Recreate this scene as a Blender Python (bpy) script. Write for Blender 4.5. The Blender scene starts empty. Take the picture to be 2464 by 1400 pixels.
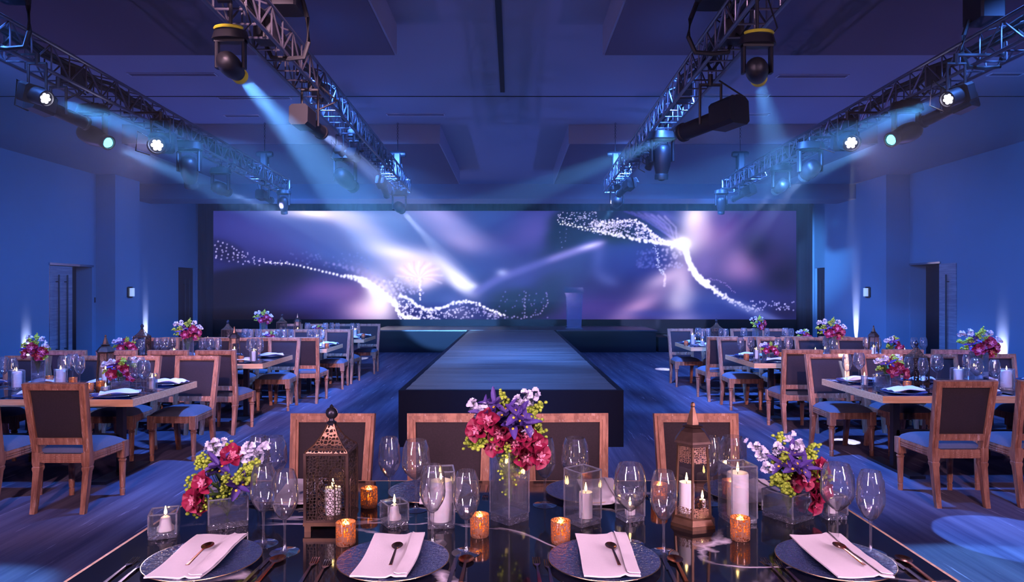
import bpy, math, random
import numpy as np
from mathutils import Vector, Matrix, Euler

sc = bpy.context.scene
COL = sc.collection
PI = math.pi
F, EYE = 1642.7, 1.65            # focal length in pixels (24 mm on 36 mm at 2464 px), eye height

# ------------------------------------------------------------------ camera, world, exposure
cam_d = bpy.data.cameras.new('camera'); cam = bpy.data.objects.new('camera', cam_d); COL.objects.link(cam)
cam.location = (0, 0, EYE); cam.rotation_euler = (PI/2, 0, 0)
cam_d.lens = 24; cam_d.sensor_width = 36; cam_d.clip_start = 0.05; cam_d.clip_end = 100
sc.camera = cam
w = bpy.data.worlds.new('world'); sc.world = w; w.use_nodes = True
w.node_tree.nodes['Background'].inputs[0].default_value = (0.02, 0.03, 0.12, 1)
w.node_tree.nodes['Background'].inputs[1].default_value = 0.2
vs = sc.view_settings; vs.view_transform = 'Standard'; vs.look = 'None'; vs.gamma = 1.0; vs.exposure = 0.0
cy = sc.cycles
cy.max_bounces = 5; cy.diffuse_bounces = 2; cy.glossy_bounces = 3; cy.transmission_bounces = 5; cy.volume_bounces = 0
cy.transparent_max_bounces = 16; cy.caustics_reflective = False; cy.caustics_refractive = False
cy.sample_clamp_indirect = 3.0; cy.sample_clamp_direct = 0; cy.use_denoising = True
cy.use_adaptive_sampling = True; cy.adaptive_threshold = 0.06; cy.use_light_tree = True

def light(name, kind, loc, power, color, target=None, size=30, blend=0.3, radius=0.05, sy=None, haze=True):
    d = bpy.data.lights.new(name, kind); o = bpy.data.objects.new(name, d); COL.objects.link(o)
    d.energy = power; d.color = color; o.location = loc
    if kind == 'SPOT':
        d.spot_size = math.radians(size); d.spot_blend = blend; d.shadow_soft_size = radius
    elif kind == 'AREA':
        d.shape = 'RECTANGLE'; d.size = size; d.size_y = sy or size
    else:
        d.shadow_soft_size = radius
    if target is not None:
        o.rotation_euler = (Vector(target) - Vector(loc)).to_track_quat('-Z', 'Y').to_euler()
    return o

ROOMC = -0.2
BLUE, VIO, PINK = (0.10, 0.28, 1.0), (0.32, 0.16, 1.0), (1.0, 0.62, 0.72)
# overall violet fill: unseen area lamp added behind the camera
light('added_violet_fill', 'AREA', (-0.2, -2.0, 4.2), 26, (0.30, 0.22, 1.0), (-0.2, 6, 0), 12, sy=1.2)
# LED uplights on the floor along both side walls: a tight pale core on the wall
for x, y, tx, z, e, s in ((-9.63, 13.7, -9.80, .50, 300, 40), (-9.63, 18.16, -9.80, .75, 420, 26), (9.20, 12.97, 9.37, .50, 420, 42), (8.65, 17.4, 8.82, .95, 900, 24)):
    light('uplight_core', 'SPOT', (x, y, .12), e, (0.85, 0.70, 1.0), (tx, y, z), s, .8, .02)
# unseen blue spots added near truss height to light the walls evenly
for x, y, tx, z, e in ((-4.1, 7.6, -9.8, 2.4, 200), (-4.1, 12.0, -9.8, 2.3, 215), (-4.1, 17.0, -9.8, 2.4, 240), (3.9, 7.4, 9.4, 2.4, 200), (3.9, 11.8, 9.4, 2.3, 205), (3.9, 17.2, 9.0, 2.4, 240)):
    light('added_wall_fill', 'SPOT', (x, y, 3.1), e, (0.02, 0.22, 1.0), (tx, y+1.0, z), 112, .8, .08)
# unseen spots added low in the room to brighten the ceiling
for x, y, c, e in ((-6.6, 7, (0.30, 0.24, 1.0), 150), (6.4, 7, (0.30, 0.24, 1.0), 150), (-6.6, 12, (0.12, 0.18, 1.0), 250), (6.4, 12, (0.12, 0.18, 1.0), 250), (-6.8, 16.2, (0.06, 0.16, 1.0), 380), (6.6, 16.2, (0.06, 0.16, 1.0), 380), (-6, -2.5, (.38, .28, 1), 230), (6, -2.5, (.38, .28, 1), 230)):
    light('added_ceiling_fill', 'SPOT', (x, y, .3), e, c, (x*.30, y+.5, 4.4), 120, .8, .08)
# blue floods from above the trusses down on the floor
for x, y, tx, ty, e in ((-1.75, 9.5, -2.4, 13, 3600), (1.55, 9.5, 2.6, 13, 4000), (-1.7, 6.0, -2.6, 8.5, 2100), (1.5, 6.0, 2.6, 8.5, 2400),
                        (-3.6, 4.2, -4.5, 5.0, 950), (3.5, 4.2, 4.8, 5.6, 800), (0, 8.5, 0, 11, 330), (-3.8, 9.8, -6, 13, 700), (3.6, 9.8, 6, 13, 700)):
    light('flood', 'SPOT', (x, y, 3.95), e, (0.07, 0.24, 1.0), (tx, ty, 0), 105, 0.6, 0.10)
# hard-edged pin spots that leave pools on the carpet
for x, y, tx, ty, e, s, c in ((3.3, 4.3, 3.35, 4.55, 1500, 17, (.10, .28, 1)), (-3.4, 4.0, -3.75, 3.9, 700, 20, (.10, .22, 1)), (3.5, 7.0, 3.65, 7.49, 6000, 5.5, (.75, .85, 1)),
                              (2.9, 11.2, 3.2, 14.4, 9000, 4.5, (.8, .9, 1)), (-3.5, 11.2, -3.7, 16.7, 9000, 3.2, (.8, .9, 1))):
    light('pin_spot', 'SPOT', (x, y, 3.2), e, c, (tx, ty, 0), s, .08, .01)
# two upright strip lamps added beside the camera for glass highlights and fill
for x in (-2.9, 2.8):
    light('added_strip_fill', 'AREA', (x, -1.1, 2.35), 50, (1.0, .62, .88), (x*.08, 2.8, .8), .28, sy=1.9).data.spread = math.radians(75)
# pale pink key lights on the tables, hung high behind and beside the camera
for x, y, tx, ty, e, s in ((-1.5, -1.6, -3.9, 6.0, 1500, 24), (1.7, -1.6, 4.0, 6.2, 1400, 24), (0.9, -1.3, -0.6, 2.9, 430, 46), (-1.2, -1.2, 0.8, 2.9, 380, 46),
                           (-1.2, 0.5, -3.7, 9.4, 2700, 19), (1.2, 0.5, 3.8, 9.6, 2400, 19), (-1.0, 2.0, -3.6, 12.4, 2200, 16), (1.0, 2.0, 3.7, 12.2, 1700, 15)):
    light('table_spot', 'SPOT', (x, y, 4.1), e, (1.0, 0.56, 0.72), (tx, ty, 0.8), s, 0.35, 0.05)

# ------------------------------------------------------------------ helpers
def px(u, v, D):
    return Vector(((u - 1232) * D / F, D, EYE - (v - 700) * D / F))
def on(u, v, z=0.76):
    D = (EYE - z) * F / (v - 700)
    return Vector(((u - 1232) * D / F, D, z))

class MB:
    def __init__(s): s.v = []; s.f = []; s.m = []
    def add(s, vs, fs, M=None, mi=0):
        b = len(s.v)
        s.v += [tuple(M @ Vector(p)) for p in vs] if M is not None else [tuple(p) for p in vs]
        s.f += [tuple(b + i for i in f) for f in fs]; s.m += [mi] * len(fs)
        return s
    def box(s, x0, x1, y0, y1, z0, z1, M=None, mi=0, b=0.0):
        if b > 0:
            return s.prism([(x0+b, y0), (x1-b, y0), (x1, y0+b), (x1, y1-b), (x1-b, y1), (x0+b, y1), (x0, y1-b), (x0, y0+b)], z0, z1, M, mi)
        return s.add([(x0,y0,z0),(x1,y0,z0),(x1,y1,z0),(x0,y1,z0),(x0,y0,z1),(x1,y0,z1),(x1,y1,z1),(x0,y1,z1)],
                     [(0,3,2,1),(4,5,6,7),(0,1,5,4),(1,2,6,5),(2,3,7,6),(3,0,4,7)], M, mi)
    def prism(s, poly, z0, z1, M=None, mi=0, k=1.0, cx=0, cy=0):
        n = len(poly)
        top = [(cx+(x-cx)*k, cy+(y-cy)*k, z1) for x, y in poly]
        return s.add([(x, y, z0) for x, y in poly] + top,
                     [tuple(range(n-1, -1, -1)), tuple(range(n, 2*n))] + [(i, (i+1) % n, n+(i+1) % n, n+i) for i in range(n)], M, mi)
    def lathe(s, prof, n=24, M=None, mi=0, rot=0.0, closed=False):
        vs = []; fs = []
        for r, z in prof:
            vs += [(r*math.cos(2*PI*i/n+rot), r*math.sin(2*PI*i/n+rot), z) for i in range(n)]
        m = len(prof)
        for j in range(m if closed else m-1):
            a, b2 = j*n, ((j+1) % m)*n
            for i in range(n):
                k = (i+1) % n
                fs.append((a+i, a+k, b2+k, b2+i))
        if not closed:
            if prof[0][0] > 1e-5: fs.append(tuple(range(n-1, -1, -1)))
            if prof[-1][0] > 1e-5: fs.append(tuple((m-1)*n+i for i in range(n)))
        return s.add(vs, fs, M, mi)
    def bar(s, p, q, r, n=6, r2=None, mi=0, M=None):
        p, q = Vector(p), Vector(q); d = q - p
        if d.length < 1e-6: return s
        R = d.to_track_quat('Z', 'Y').to_matrix().to_4x4(); R.translation = p
        if M is not None: R = M @ R
        return s.lathe([(r, 0), (r2 if r2 is not None else r, d.length)], n, R, mi, rot=PI/n)
    def tube(s, pts, r, n=6, mi=0, r2=None):
        pts = [Vector(p) for p in pts]; vs = []; fs = []; m = len(pts)
        for j, p in enumerate(pts):
            d = (pts[min(j+1, m-1)] - pts[max(j-1, 0)])
            R = d.to_track_quat('Z', 'Y').to_matrix()
            rr = r + ((r2 - r) * j/(m-1) if r2 is not None else 0)
            vs += [tuple(p + R @ Vector((rr*math.cos(2*PI*i/n), rr*math.sin(2*PI*i/n), 0))) for i in range(n)]
        for j in range(m-1):
            for i in range(n):
                k = (i+1) % n; fs.append((j*n+i, j*n+k, (j+1)*n+k, (j+1)*n+i))
        fs += [tuple(range(n-1, -1, -1)), tuple((m-1)*n+i for i in range(n))]
        return s.add(vs, fs, None, mi)
    def ball(s, c, r, n=8, m=6, M=None, mi=0, sz=1.0):
        return s.lathe([(max(1e-6, r*math.sin(PI*j/m)), -r*sz*math.cos(PI*j/m)) for j in range(m+1)], n,
                       (M if M is not None else Matrix()) @ Matrix.Translation(c), mi)
    def grid(s, fn, nu, nv, M=None, mi=0, thick=0.0):
        vs = [fn(i/nu, j/nv) for j in range(nv+1) for i in range(nu+1)]
        fs = [(j*(nu+1)+i, j*(nu+1)+i+1, (j+1)*(nu+1)+i+1, (j+1)*(nu+1)+i) for j in range(nv) for i in range(nu)]
        s.add(vs, fs, M, mi)
        if thick:
            N = len(vs); vs2 = [(x, y, z-thick) for x, y, z in vs]
            e = [i for i in range(nu)] + [nu+(nu+1)*j for j in range(nv)] + [(nu+1)*nv+nu-i for i in range(nu)] + [(nu+1)*(nv-j) for j in range(nv)]
            s.add(vs2, [tuple(reversed(f)) for f in fs], M, mi)
            b = len(s.v) - 2*N
            for a in range(len(e)):
                p, q = e[a], e[(a+1) % len(e)]
                s.f.append((b+q, b+p, b+N+p, b+N+q)); s.m.append(mi)
        return s
    def build(s, name, mat, parent=None, smooth=True, angle=38, loc=None, rot=None):
        me = bpy.data.meshes.new(name); me.from_pydata(s.v, [], s.f)
        mats = mat if isinstance(mat, (list, tuple)) else [mat]
        for m in mats: me.materials.append(m)
        if len(mats) > 1: me.polygons.foreach_set('material_index', s.m)
        me.validate(); me.update()
        if smooth:
            me.shade_smooth(); me.set_sharp_from_angle(angle=math.radians(angle))
        o = bpy.data.objects.new(name, me); COL.objects.link(o)
        if parent is not None: o.parent = parent
        if loc is not None: o.location = loc
        if rot is not None: o.rotation_euler = rot
        return o

def tag(o, label=None, cat=None, group=None, kind=None):
    if label: o['label'] = label
    if cat: o['category'] = cat
    if group: o['group'] = group
    if kind: o['kind'] = kind
    return o
def thing(name, label, cat, loc=(0, 0, 0), rz=0.0, group=None):
    o = bpy.data.objects.new(name, None); COL.objects.link(o); o.empty_display_size = 0.1
    o.location = loc; o.rotation_euler = (0, 0, rz)
    return tag(o, label, cat, group)
def kids(root):
    ch = {}
    for o in bpy.data.objects:
        if o.parent is not None: ch.setdefault(o.parent.name, []).append(o)
    return ch
def dup(root, loc, rz=None, label=None, group=None, scale=None):
    """copy of a thing with copies of its parts and sub-parts"""
    def rec(o, parent):
        c = o.copy(); COL.objects.link(c)
        if parent is not None: c.parent = parent
        for k in o.children: rec(k, c)
        return c
    c = rec(root, None); c.location = loc
    if rz is not None: c.rotation_euler = (0, 0, rz)
    if scale: c.scale = (scale,)*3
    if label: c['label'] = label
    if group: c['group'] = group
    return c
ORD = ['first', 'second', 'third', 'fourth', 'fifth', 'sixth', 'seventh', 'eighth', 'ninth', 'tenth', 'eleventh', 'twelfth']

# ------------------------------------------------------------------ materials
def mat(name):
    m = bpy.data.materials.new(name); m.use_nodes = True
    nt = m.node_tree; return m, nt, nt.nodes, nt.links, nt.nodes.get('Principled BSDF')
def simple(name, col, rough=0.5, metal=0.0, spec=0.5, emis=None, es=0.0, var=0.0, vs_=20, bump=0.0, bs=60, sss=0.0):
    m, nt, N, L, P = mat(name)
    P.inputs['Base Color'].default_value = (*col, 1); P.inputs['Roughness'].default_value = rough
    P.inputs['Metallic'].default_value = metal; P.inputs['Specular IOR Level'].default_value = spec
    if sss: P.inputs['Subsurface Weight'].default_value = sss; P.inputs['Subsurface Radius'].default_value = (0.02, 0.01, 0.006)
    if emis: P.inputs['Emission Color'].default_value = (*emis, 1); P.inputs['Emission Strength'].default_value = es
    if var or bump:
        tc = N.new('ShaderNodeTexCoord')
    if var:
        nz = N.new('ShaderNodeTexNoise'); nz.inputs['Scale'].default_value = vs_; nz.inputs['Detail'].default_value = 4
        L.new(tc.outputs['Object'], nz.inputs['Vector'])
        mx = N.new('ShaderNodeMix'); mx.data_type = 'RGBA'
        mx.inputs['A'].default_value = tuple(c*(1-var) for c in col) + (1,)
        mx.inputs['B'].default_value = tuple(min(1, c*(1+var)) for c in col) + (1,)
        L.new(nz.outputs['Fac'], mx.inputs['Factor']); L.new(mx.outputs['Result'], P.inputs['Base Color'])
    if bump:
        nb = N.new('ShaderNodeTexNoise'); nb.inputs['Scale'].default_value = bs; nb.inputs['Detail'].default_value = 3
        L.new(tc.outputs['Object'], nb.inputs['Vector'])
        bp = N.new('ShaderNodeBump'); bp.inputs['Strength'].default_value = bump; bp.inputs['Distance'].default_value = 0.01
        L.new(nb.outputs['Fac'], bp.inputs['Height']); L.new(bp.outputs['Normal'], P.inputs['Normal'])
    return m
def streaky(name, c1, c2, scl, rough=0.5, lo=0.45, hi=0.62, c3=None, lo3=.66, hi3=.72, scl3=None, metal=0, bump=0.0, coord='Object', spec=.5):
    m, nt, N, L, P = mat(name)
    P.inputs['Roughness'].default_value = rough; P.inputs['Metallic'].default_value = metal; P.inputs['Specular IOR Level'].default_value = spec
    tc = N.new('ShaderNodeTexCoord')
    def layer(sc_, lo_, hi_, detail=6):
        mp = N.new('ShaderNodeMapping'); mp.inputs['Scale'].default_value = sc_
        L.new(tc.outputs[coord], mp.inputs['Vector'])
        nz = N.new('ShaderNodeTexNoise'); nz.inputs['Scale'].default_value = 1; nz.inputs['Detail'].default_value = detail; nz.inputs['Roughness'].default_value = .65
        L.new(mp.outputs['Vector'], nz.inputs['Vector'])
        mr = N.new('ShaderNodeMapRange'); mr.inputs['From Min'].default_value = lo_; mr.inputs['From Max'].default_value = hi_
        L.new(nz.outputs['Fac'], mr.inputs['Value']); return mr
    a = layer(scl, lo, hi)
    mx = N.new('ShaderNodeMix'); mx.data_type = 'RGBA'; mx.inputs['A'].default_value = (*c1, 1); mx.inputs['B'].default_value = (*c2, 1)
    L.new(a.outputs['Result'], mx.inputs['Factor']); out = mx
    if c3:
        b = layer(scl3 or scl, lo3, hi3, 9)
        m2 = N.new('ShaderNodeMix'); m2.data_type = 'RGBA'; m2.inputs['B'].default_value = (*c3, 1)
        L.new(mx.outputs['Result'], m2.inputs['A']); L.new(b.outputs['Result'], m2.inputs['Factor']); out = m2
    L.new(out.outputs['Result'], P.inputs['Base Color'])
    if bump:
        bp = N.new('ShaderNodeBump'); bp.inputs['Strength'].default_value = bump; bp.inputs['Distance'].default_value = 0.01
        L.new(a.outputs['Result'], bp.inputs['Height']); L.new(bp.outputs['Normal'], P.inputs['Normal'])
    return m
def emit(name, col, s):
    m, nt, N, L, P = mat(name); N.remove(P)
    e = N.new('ShaderNodeEmission'); e.inputs[0].default_value = (*col, 1); e.inputs[1].default_value = s
    L.new(e.outputs[0], N['Material Output'].inputs[0]); return m
def thin_glass(name, tint=(1, 1, 1), base=0.05, edge=0.85, power=3.0, rough=0.0, bump=0.0, bs=40, milk=0.0, mcol=(.8, .82, .95)):
    """thin clear wall: looks straight through, mirrors more at grazing angles"""
    m, nt, N, L, P = mat(name); N.remove(P)
    tr = N.new('ShaderNodeBsdfTransparent'); tr.inputs[0].default_value = (*tint, 1)
    gl = N.new('ShaderNodeBsdfGlossy'); gl.inputs['Roughness'].default_value = rough; gl.inputs['Color'].default_value = (1, 1, 1, 1)
    lw = N.new('ShaderNodeLayerWeight'); lw.inputs['Blend'].default_value = 0.5
    pw = N.new('ShaderNodeMath'); pw.operation = 'POWER'; pw.inputs[1].default_value = power; L.new(lw.outputs['Facing'], pw.inputs[0])
    mr = N.new('ShaderNodeMapRange'); mr.inputs['To Min'].default_value = base; mr.inputs['To Max'].default_value = edge
    L.new(pw.outputs[0], mr.inputs['Value'])
    mx = N.new('ShaderNodeMixShader'); L.new(mr.outputs['Result'], mx.inputs[0]); L.new(tr.outputs[0], mx.inputs[1]); L.new(gl.outputs[0], mx.inputs[2])
    if milk:                                    # pale scatter: dust, plus brightness of refracted light put into the colour
        df = N.new('ShaderNodeBsdfDiffuse'); df.inputs[0].default_value = (*mcol, 1); tl = N.new('ShaderNodeBsdfTranslucent'); tl.inputs[0].default_value = (*mcol, 1)
        ad = N.new('ShaderNodeMixShader'); ad.inputs[0].default_value = .5; L.new(df.outputs[0], ad.inputs[1]); L.new(tl.outputs[0], ad.inputs[2])
        mm = N.new('ShaderNodeMixShader'); mm.inputs[0].default_value = milk; L.new(mx.outputs[0], mm.inputs[1]); L.new(ad.outputs[0], mm.inputs[2]); mx = mm
    L.new(mx.outputs[0], N['Material Output'].inputs[0])
    if bump:
        tc = N.new('ShaderNodeTexCoord'); nb = N.new('ShaderNodeTexNoise'); nb.inputs['Scale'].default_value = bs; nb.inputs['Detail'].default_value = 2
        L.new(tc.outputs['Object'], nb.inputs['Vector'])
        bp = N.new('ShaderNodeBump'); bp.inputs['Strength'].default_value = bump; bp.inputs['Distance'].default_value = 0.01
        L.new(nb.outputs['Fac'], bp.inputs['Height']); L.new(bp.outputs['Normal'], gl.inputs['Normal']); L.new(bp.outputs['Normal'], lw.inputs['Normal'])
    return m
def solid_glass(name, col=(1, 1, 1), ior=1.45, rough=0.0):
    m, nt, N, L, P = mat(name)
    P.inputs['Base Color'].default_value = (*col, 1); P.inputs['Roughness'].default_value = rough
    P.inputs['Transmission Weight'].default_value = 1.0; P.inputs['IOR'].default_value = ior; return m
def pierced(name, col, scale, width, rough=0.4, feature='DISTANCE_TO_EDGE', metal=0.9):
    """sheet metal punched through with a lattice of holes"""
    m, nt, N, L, P = mat(name)
    P.inputs['Base Color'].default_value = (*col, 1); P.inputs['Roughness'].default_value = rough; P.inputs['Metallic'].default_value = metal
    tc = N.new('ShaderNodeTexCoord'); vo = N.new('ShaderNodeTexVoronoi'); vo.feature = feature; vo.inputs['Scale'].default_value = scale
    vo.inputs['Randomness'].default_value = 0.55
    L.new(tc.outputs['Object'], vo.inputs['Vector'])
    lt = N.new('ShaderNodeMath'); lt.operation = 'GREATER_THAN'; lt.inputs[1].default_value = width; L.new(vo.outputs['Distance'], lt.inputs[0])
    tr = N.new('ShaderNodeBsdfTransparent'); mx = N.new('ShaderNodeMixShader')
    L.new(lt.outputs[0], mx.inputs[0]); L.new(P.outputs[0], mx.inputs[1]); L.new(tr.outputs[0], mx.inputs[2])
    L.new(mx.outputs[0], N['Material Output'].inputs[0]); return m

M = {}
M['wood'] = streaky('weathered_wood', (0.19, 0.072, 0.036), (0.35, 0.155, 0.085), (30, 30, 4), 0.55, .4, .6, (0.56, 0.38, 0.31), .58, .70, (60, 60, 7), bump=.3)
M['linen_back'] = simple('charcoal_linen', (0.017, 0.009, 0.013), 0.9, var=.5, vs_=120)
M['seat'] = simple('slate_seat_fabric', (0.075, 0.085, 0.12), 0.85, var=.15, vs_=60, bump=.15, bs=200)
M['table_wood'] = streaky('oak_edge', (0.52, 0.27, 0.12), (0.62, 0.36, 0.19), (3, 60, 60), 0.5)
M['dark_wood'] = simple('dark_table_steel', (0.03, 0.03, 0.04), 0.4, metal=.4)
M['truss'] = simple('truss_aluminium', (0.20, 0.19, 0.24), 0.38, metal=.85)
M['black'] = simple('black_housing', (0.012, 0.012, 0.016), 0.45)
M['blackrub'] = simple('black_cable', (0.01, 0.01, 0.012), 0.6)
M['yellow'] = simple('yellow_ring_plastic', (0.55, 0.50, 0.03), 0.4)
M['steel'] = simple('polished_steel', (0.6, 0.6, 0.65), 0.18, metal=1)
M['cutlery'] = simple('cutlery_metal', (0.42, 0.30, 0.28), 0.16, metal=1)
M['copper'] = simple('copper_spoon', (0.55, 0.20, 0.10), 0.22, metal=1)
M['bronze'] = simple('aged_bronze', (0.17, 0.095, 0.06), 0.38, metal=.9, var=.5, vs_=30)
M['darkbronze'] = simple('dark_iron', (0.035, 0.035, 0.05), 0.35, metal=.8)
M['iron'] = simple('browned_iron', (0.09, 0.055, 0.045), 0.4, metal=.8, var=.4, vs_=40)
M['wax'] = simple('candle_wax', (0.88, 0.84, 0.82), 0.5, sss=.2)
M['wick'] = simple('wick', (0.02, 0.015, 0.01), .9)
M['flame'] = emit('candle_flame', (1.0, 0.62, 0.22), 26)
M['napkin'] = simple('white_linen', (0.66, 0.62, 0.66), 0.85, bump=.12, bs=220, var=.04, vs_=90)
M['glass'] = thin_glass('clear_thin_glass', (.985, .985, .99), 0.12, 1.0, 1.9, rough=.045, milk=.025)
M['vase'] = thin_glass('vase_wall_glass', (.97, .975, .99), 0.14, 0.95, 2.2, rough=.03, milk=.015)
M['edge'] = thin_glass('polished_glass_edge', (.92, .94, .98), .35, .95, 2, rough=.08, milk=.18)
M['block'] = thin_glass('thick_glass_base', (.85, .88, .95), .38, .95, 1.5, rough=.12, bump=.8, bs=60, milk=.07, mcol=(.85, .87, 1))
M['water'] = thin_glass('vase_water', (.90, .92, .97), 0.16, 0.9, 2.0, rough=.06, bump=.6, bs=22, milk=.05, mcol=(.8, .82, 1))
M['lantern_pane'] = thin_glass('lantern_pane_glass', (.93, .94, .96), .06, .9, 3)
M['acrylic'] = thin_glass('acrylic_sheet', (.70, .76, .90), .10, .9, 2.5, rough=.12, milk=.22, mcol=(.45, .6, .95))
M['charger'] = thin_glass('charger_glass', (.30, .45, .75), 0.55, 0.95, 2.0, rough=.10, bump=1.0, bs=75, milk=.22, mcol=(.12, .22, .60))
M['gold_rim'] = simple('gold_rim', (0.62, 0.42, 0.22), .3, metal=1)
M['petal_mag'] = simple('orchid_petal', (0.24, 0.006, 0.045), .55, var=.45, vs_=40, sss=.1)
M['petal_lip'] = simple('orchid_lip', (0.72, 0.22, 0.32), .5, var=.5, vs_=200)
M['petal_iris'] = simple('iris_petal', (0.06, 0.028, 0.20), .55, var=.4, vs_=50)
M['petal_white'] = simple('white_blossom', (0.62, 0.62, 0.78), .6, var=.2, vs_=80)
M['green_bud'] = simple('green_hydrangea', (0.30, 0.42, 0.035), .6, var=.45, vs_=60)
M['stem'] = simple('green_stem', (0.08, 0.16, 0.03), .6)
M['pollen'] = simple('yellow_blotch', (0.85, 0.55, 0.03), .6)
M['wall'] = simple('painted_wall', (0.20, 0.31, 0.42), 0.8, var=.04, vs_=2, bump=.05, bs=40)
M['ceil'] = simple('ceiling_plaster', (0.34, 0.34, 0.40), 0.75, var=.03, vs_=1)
M['ceil_dark'] = simple('shaded_ceiling', (0.15, 0.12, 0.15), 0.9)  # soffit underside shade put into the colour; diffuser slots share it
M['slot'] = simple('track_slot', (0.006, 0.006, 0.01), .6)
M['white_metal'] = simple('white_diffuser', (0.6, 0.6, 0.66), .4)
M['drape'] = streaky('black_drape', (0.006, 0.005, 0.010), (0.014, 0.012, 0.02), (14, 14, .4), .9)
M['stage'] = simple('stage_skirt', (0.0055, 0.005, 0.009), .85, spec=.2)
M['stage_top'] = simple('stage_deck', (0.018, 0.02, 0.03), .38, var=.2, vs_=3)
M['runway'] = streaky('runway_fabric', (0.07, 0.052, 0.045), (0.125, 0.095, 0.082), (.5, 7, 1), .42, .38, .62, bump=.6)
M['door'] = streaky('veneer_door', (0.22, 0.24, 0.30), (0.34, 0.36, 0.42), (2, 2, 30), .35)
M['door_dark'] = simple('dark_doorway', (0.012, 0.006, 0.012), .8)
M['sconce'] = simple('sconce_glass', (0.75, 0.8, 0.85), .3, emis=(.55, .72, 1.0), es=.55)
M['carpet'] = streaky('streaked_carpet', (0.06, 0.05, 0.085), (0.135, 0.12, 0.165), (7, .30, 1), .95, .36, .68, (0.42, 0.36, 0.44), .61, .73, (22, 1.1, 1), spec=.1)
M['lens_white'] = emit('lit_led_lens', (0.80, 0.78, 1.0), 22)
M['lens_cyan'] = emit('lit_cyan_lens', (0.10, 0.75, 0.95), 5)
M['lens_soft'] = emit('lit_tube_lens', (0.75, 0.65, 1.0), 9)
M['pierced'] = pierced('filigree_iron', (0.055, 0.04, 0.034), 85, 0.115, .42)
M['pierced_roof'] = pierced('filigree_roof', (0.30, 0.17, 0.11), 75, 0.13, .4)
M['pierced_strip'] = pierced('pierced_bronze', (0.40, 0.24, 0.16), 130, 0.12, .4)
M['chain'] = simple('hoist_chain', (0.03, 0.03, 0.04), .4, metal=.6)

# black marble with white veins
def marble():
    m, nt, N, L, P = mat('black_marble')
    P.inputs['Roughness'].default_value = .07; P.inputs['Specular IOR Level'].default_value = .6
    tc = N.new('ShaderNodeTexCoord')
    def vein(scale, dist, w, seed):
        mp = N.new('ShaderNodeMapping'); mp.inputs['Location'].default_value = (seed, seed*.7, 0); mp.inputs['Rotation'].default_value = (0, 0, -.55)
        mp.inputs['Scale'].default_value = (.45, 1, 1)
        L.new(tc.outputs['Object'], mp.inputs['Vector'])
        n1 = N.new('ShaderNodeTexNoise'); n1.inputs['Scale'].default_value = scale; n1.inputs['Detail'].default_value = 8; n1.inputs['Distortion'].default_value = dist
        n1.inputs['Roughness'].default_value = .5
        L.new(mp.outputs['Vector'], n1.inputs['Vector'])
        s_ = N.new('ShaderNodeMath'); s_.operation = 'SUBTRACT'; s_.inputs[1].default_value = .5; L.new(n1.outputs['Fac'], s_.inputs[0])
        a = N.new('ShaderNodeMath'); a.operation = 'ABSOLUTE'; L.new(s_.outputs[0], a.inputs[0])
        r = N.new('ShaderNodeMapRange'); r.inputs['From Min'].default_value = 0; r.inputs['From Max'].default_value = w
        r.inputs['To Min'].default_value = 1; r.inputs['To Max'].default_value = 0; L.new(a.outputs[0], r.inputs['Value']); return r, mp
    r1, mp = vein(1.5, .6, .014, 3.1)
    nm = N.new('ShaderNodeTexNoise'); nm.inputs['Scale'].default_value = 2.2; L.new(tc.outputs['Object'], nm.inputs['Vector'])
    mk = N.new('ShaderNodeMapRange'); mk.inputs['From Min'].default_value = .40; mk.inputs['From Max'].default_value = .54; L.new(nm.outputs['Fac'], mk.inputs['Value'])
    mu = N.new('ShaderNodeMath'); mu.operation = 'MULTIPLY'; L.new(r1.outputs['Result'], mu.inputs[0]); L.new(mk.outputs['Result'], mu.inputs[1])
    mx = N.new('ShaderNodeMix'); mx.data_type = 'RGBA'; mx.inputs['A'].default_value = (.006, .006, .009, 1); mx.inputs['B'].default_value = (.62, .58, .66, 1)
    L.new(mu.outputs[0], mx.inputs['Factor']); L.new(mx.outputs['Result'], P.inputs['Base Color']); return m
M['marble'] = marble()
# speckled mercury glass, lit through by the tealight inside
def mercury():
    m, nt, N, L, P = mat('mercury_glass'); N.remove(P)
    tc = N.new('ShaderNodeTexCoord'); nz = N.new('ShaderNodeTexNoise'); nz.inputs['Scale'].default_value = 190; nz.inputs['Detail'].default_value = 3
    L.new(tc.outputs['Object'], nz.inputs['Vector'])
    mr = N.new('ShaderNodeMapRange'); mr.inputs['From Min'].default_value = .40; mr.inputs['From Max'].default_value = .52; L.new(nz.outputs['Fac'], mr.inputs['Value'])
    gl = N.new('ShaderNodeBsdfGlossy'); gl.inputs['Color'].default_value = (.75, .50, .36, 1); gl.inputs['Roughness'].default_value = .15
    tl = N.new('ShaderNodeBsdfTranslucent'); tl.inputs[0].default_value = (.85, .40, .08, 1)
    tr = N.new('ShaderNodeBsdfTransparent'); tr.inputs[0].default_value = (1.0, .62, .25, 1)
    m1 = N.new('ShaderNodeMixShader'); m1.inputs[0].default_value = .35; L.new(tl.outputs[0], m1.inputs[1]); L.new(tr.outputs[0], m1.inputs[2])
    df = N.new('ShaderNodeBsdfDiffuse'); df.inputs[0].default_value = (.42, .20, .12, 1)
    m3 = N.new('ShaderNodeMixShader'); m3.inputs[0].default_value = .5; L.new(gl.outputs[0], m3.inputs[1]); L.new(df.outputs[0], m3.inputs[2])
    m2 = N.new('ShaderNodeMixShader'); L.new(mr.outputs['Result'], m2.inputs[0]); L.new(m1.outputs[0], m2.inputs[1]); L.new(m3.outputs[0], m2.inputs[2])
    L.new(m2.outputs[0], N['Material Output'].inputs[0]); return m
M['mercury'] = mercury()

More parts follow.
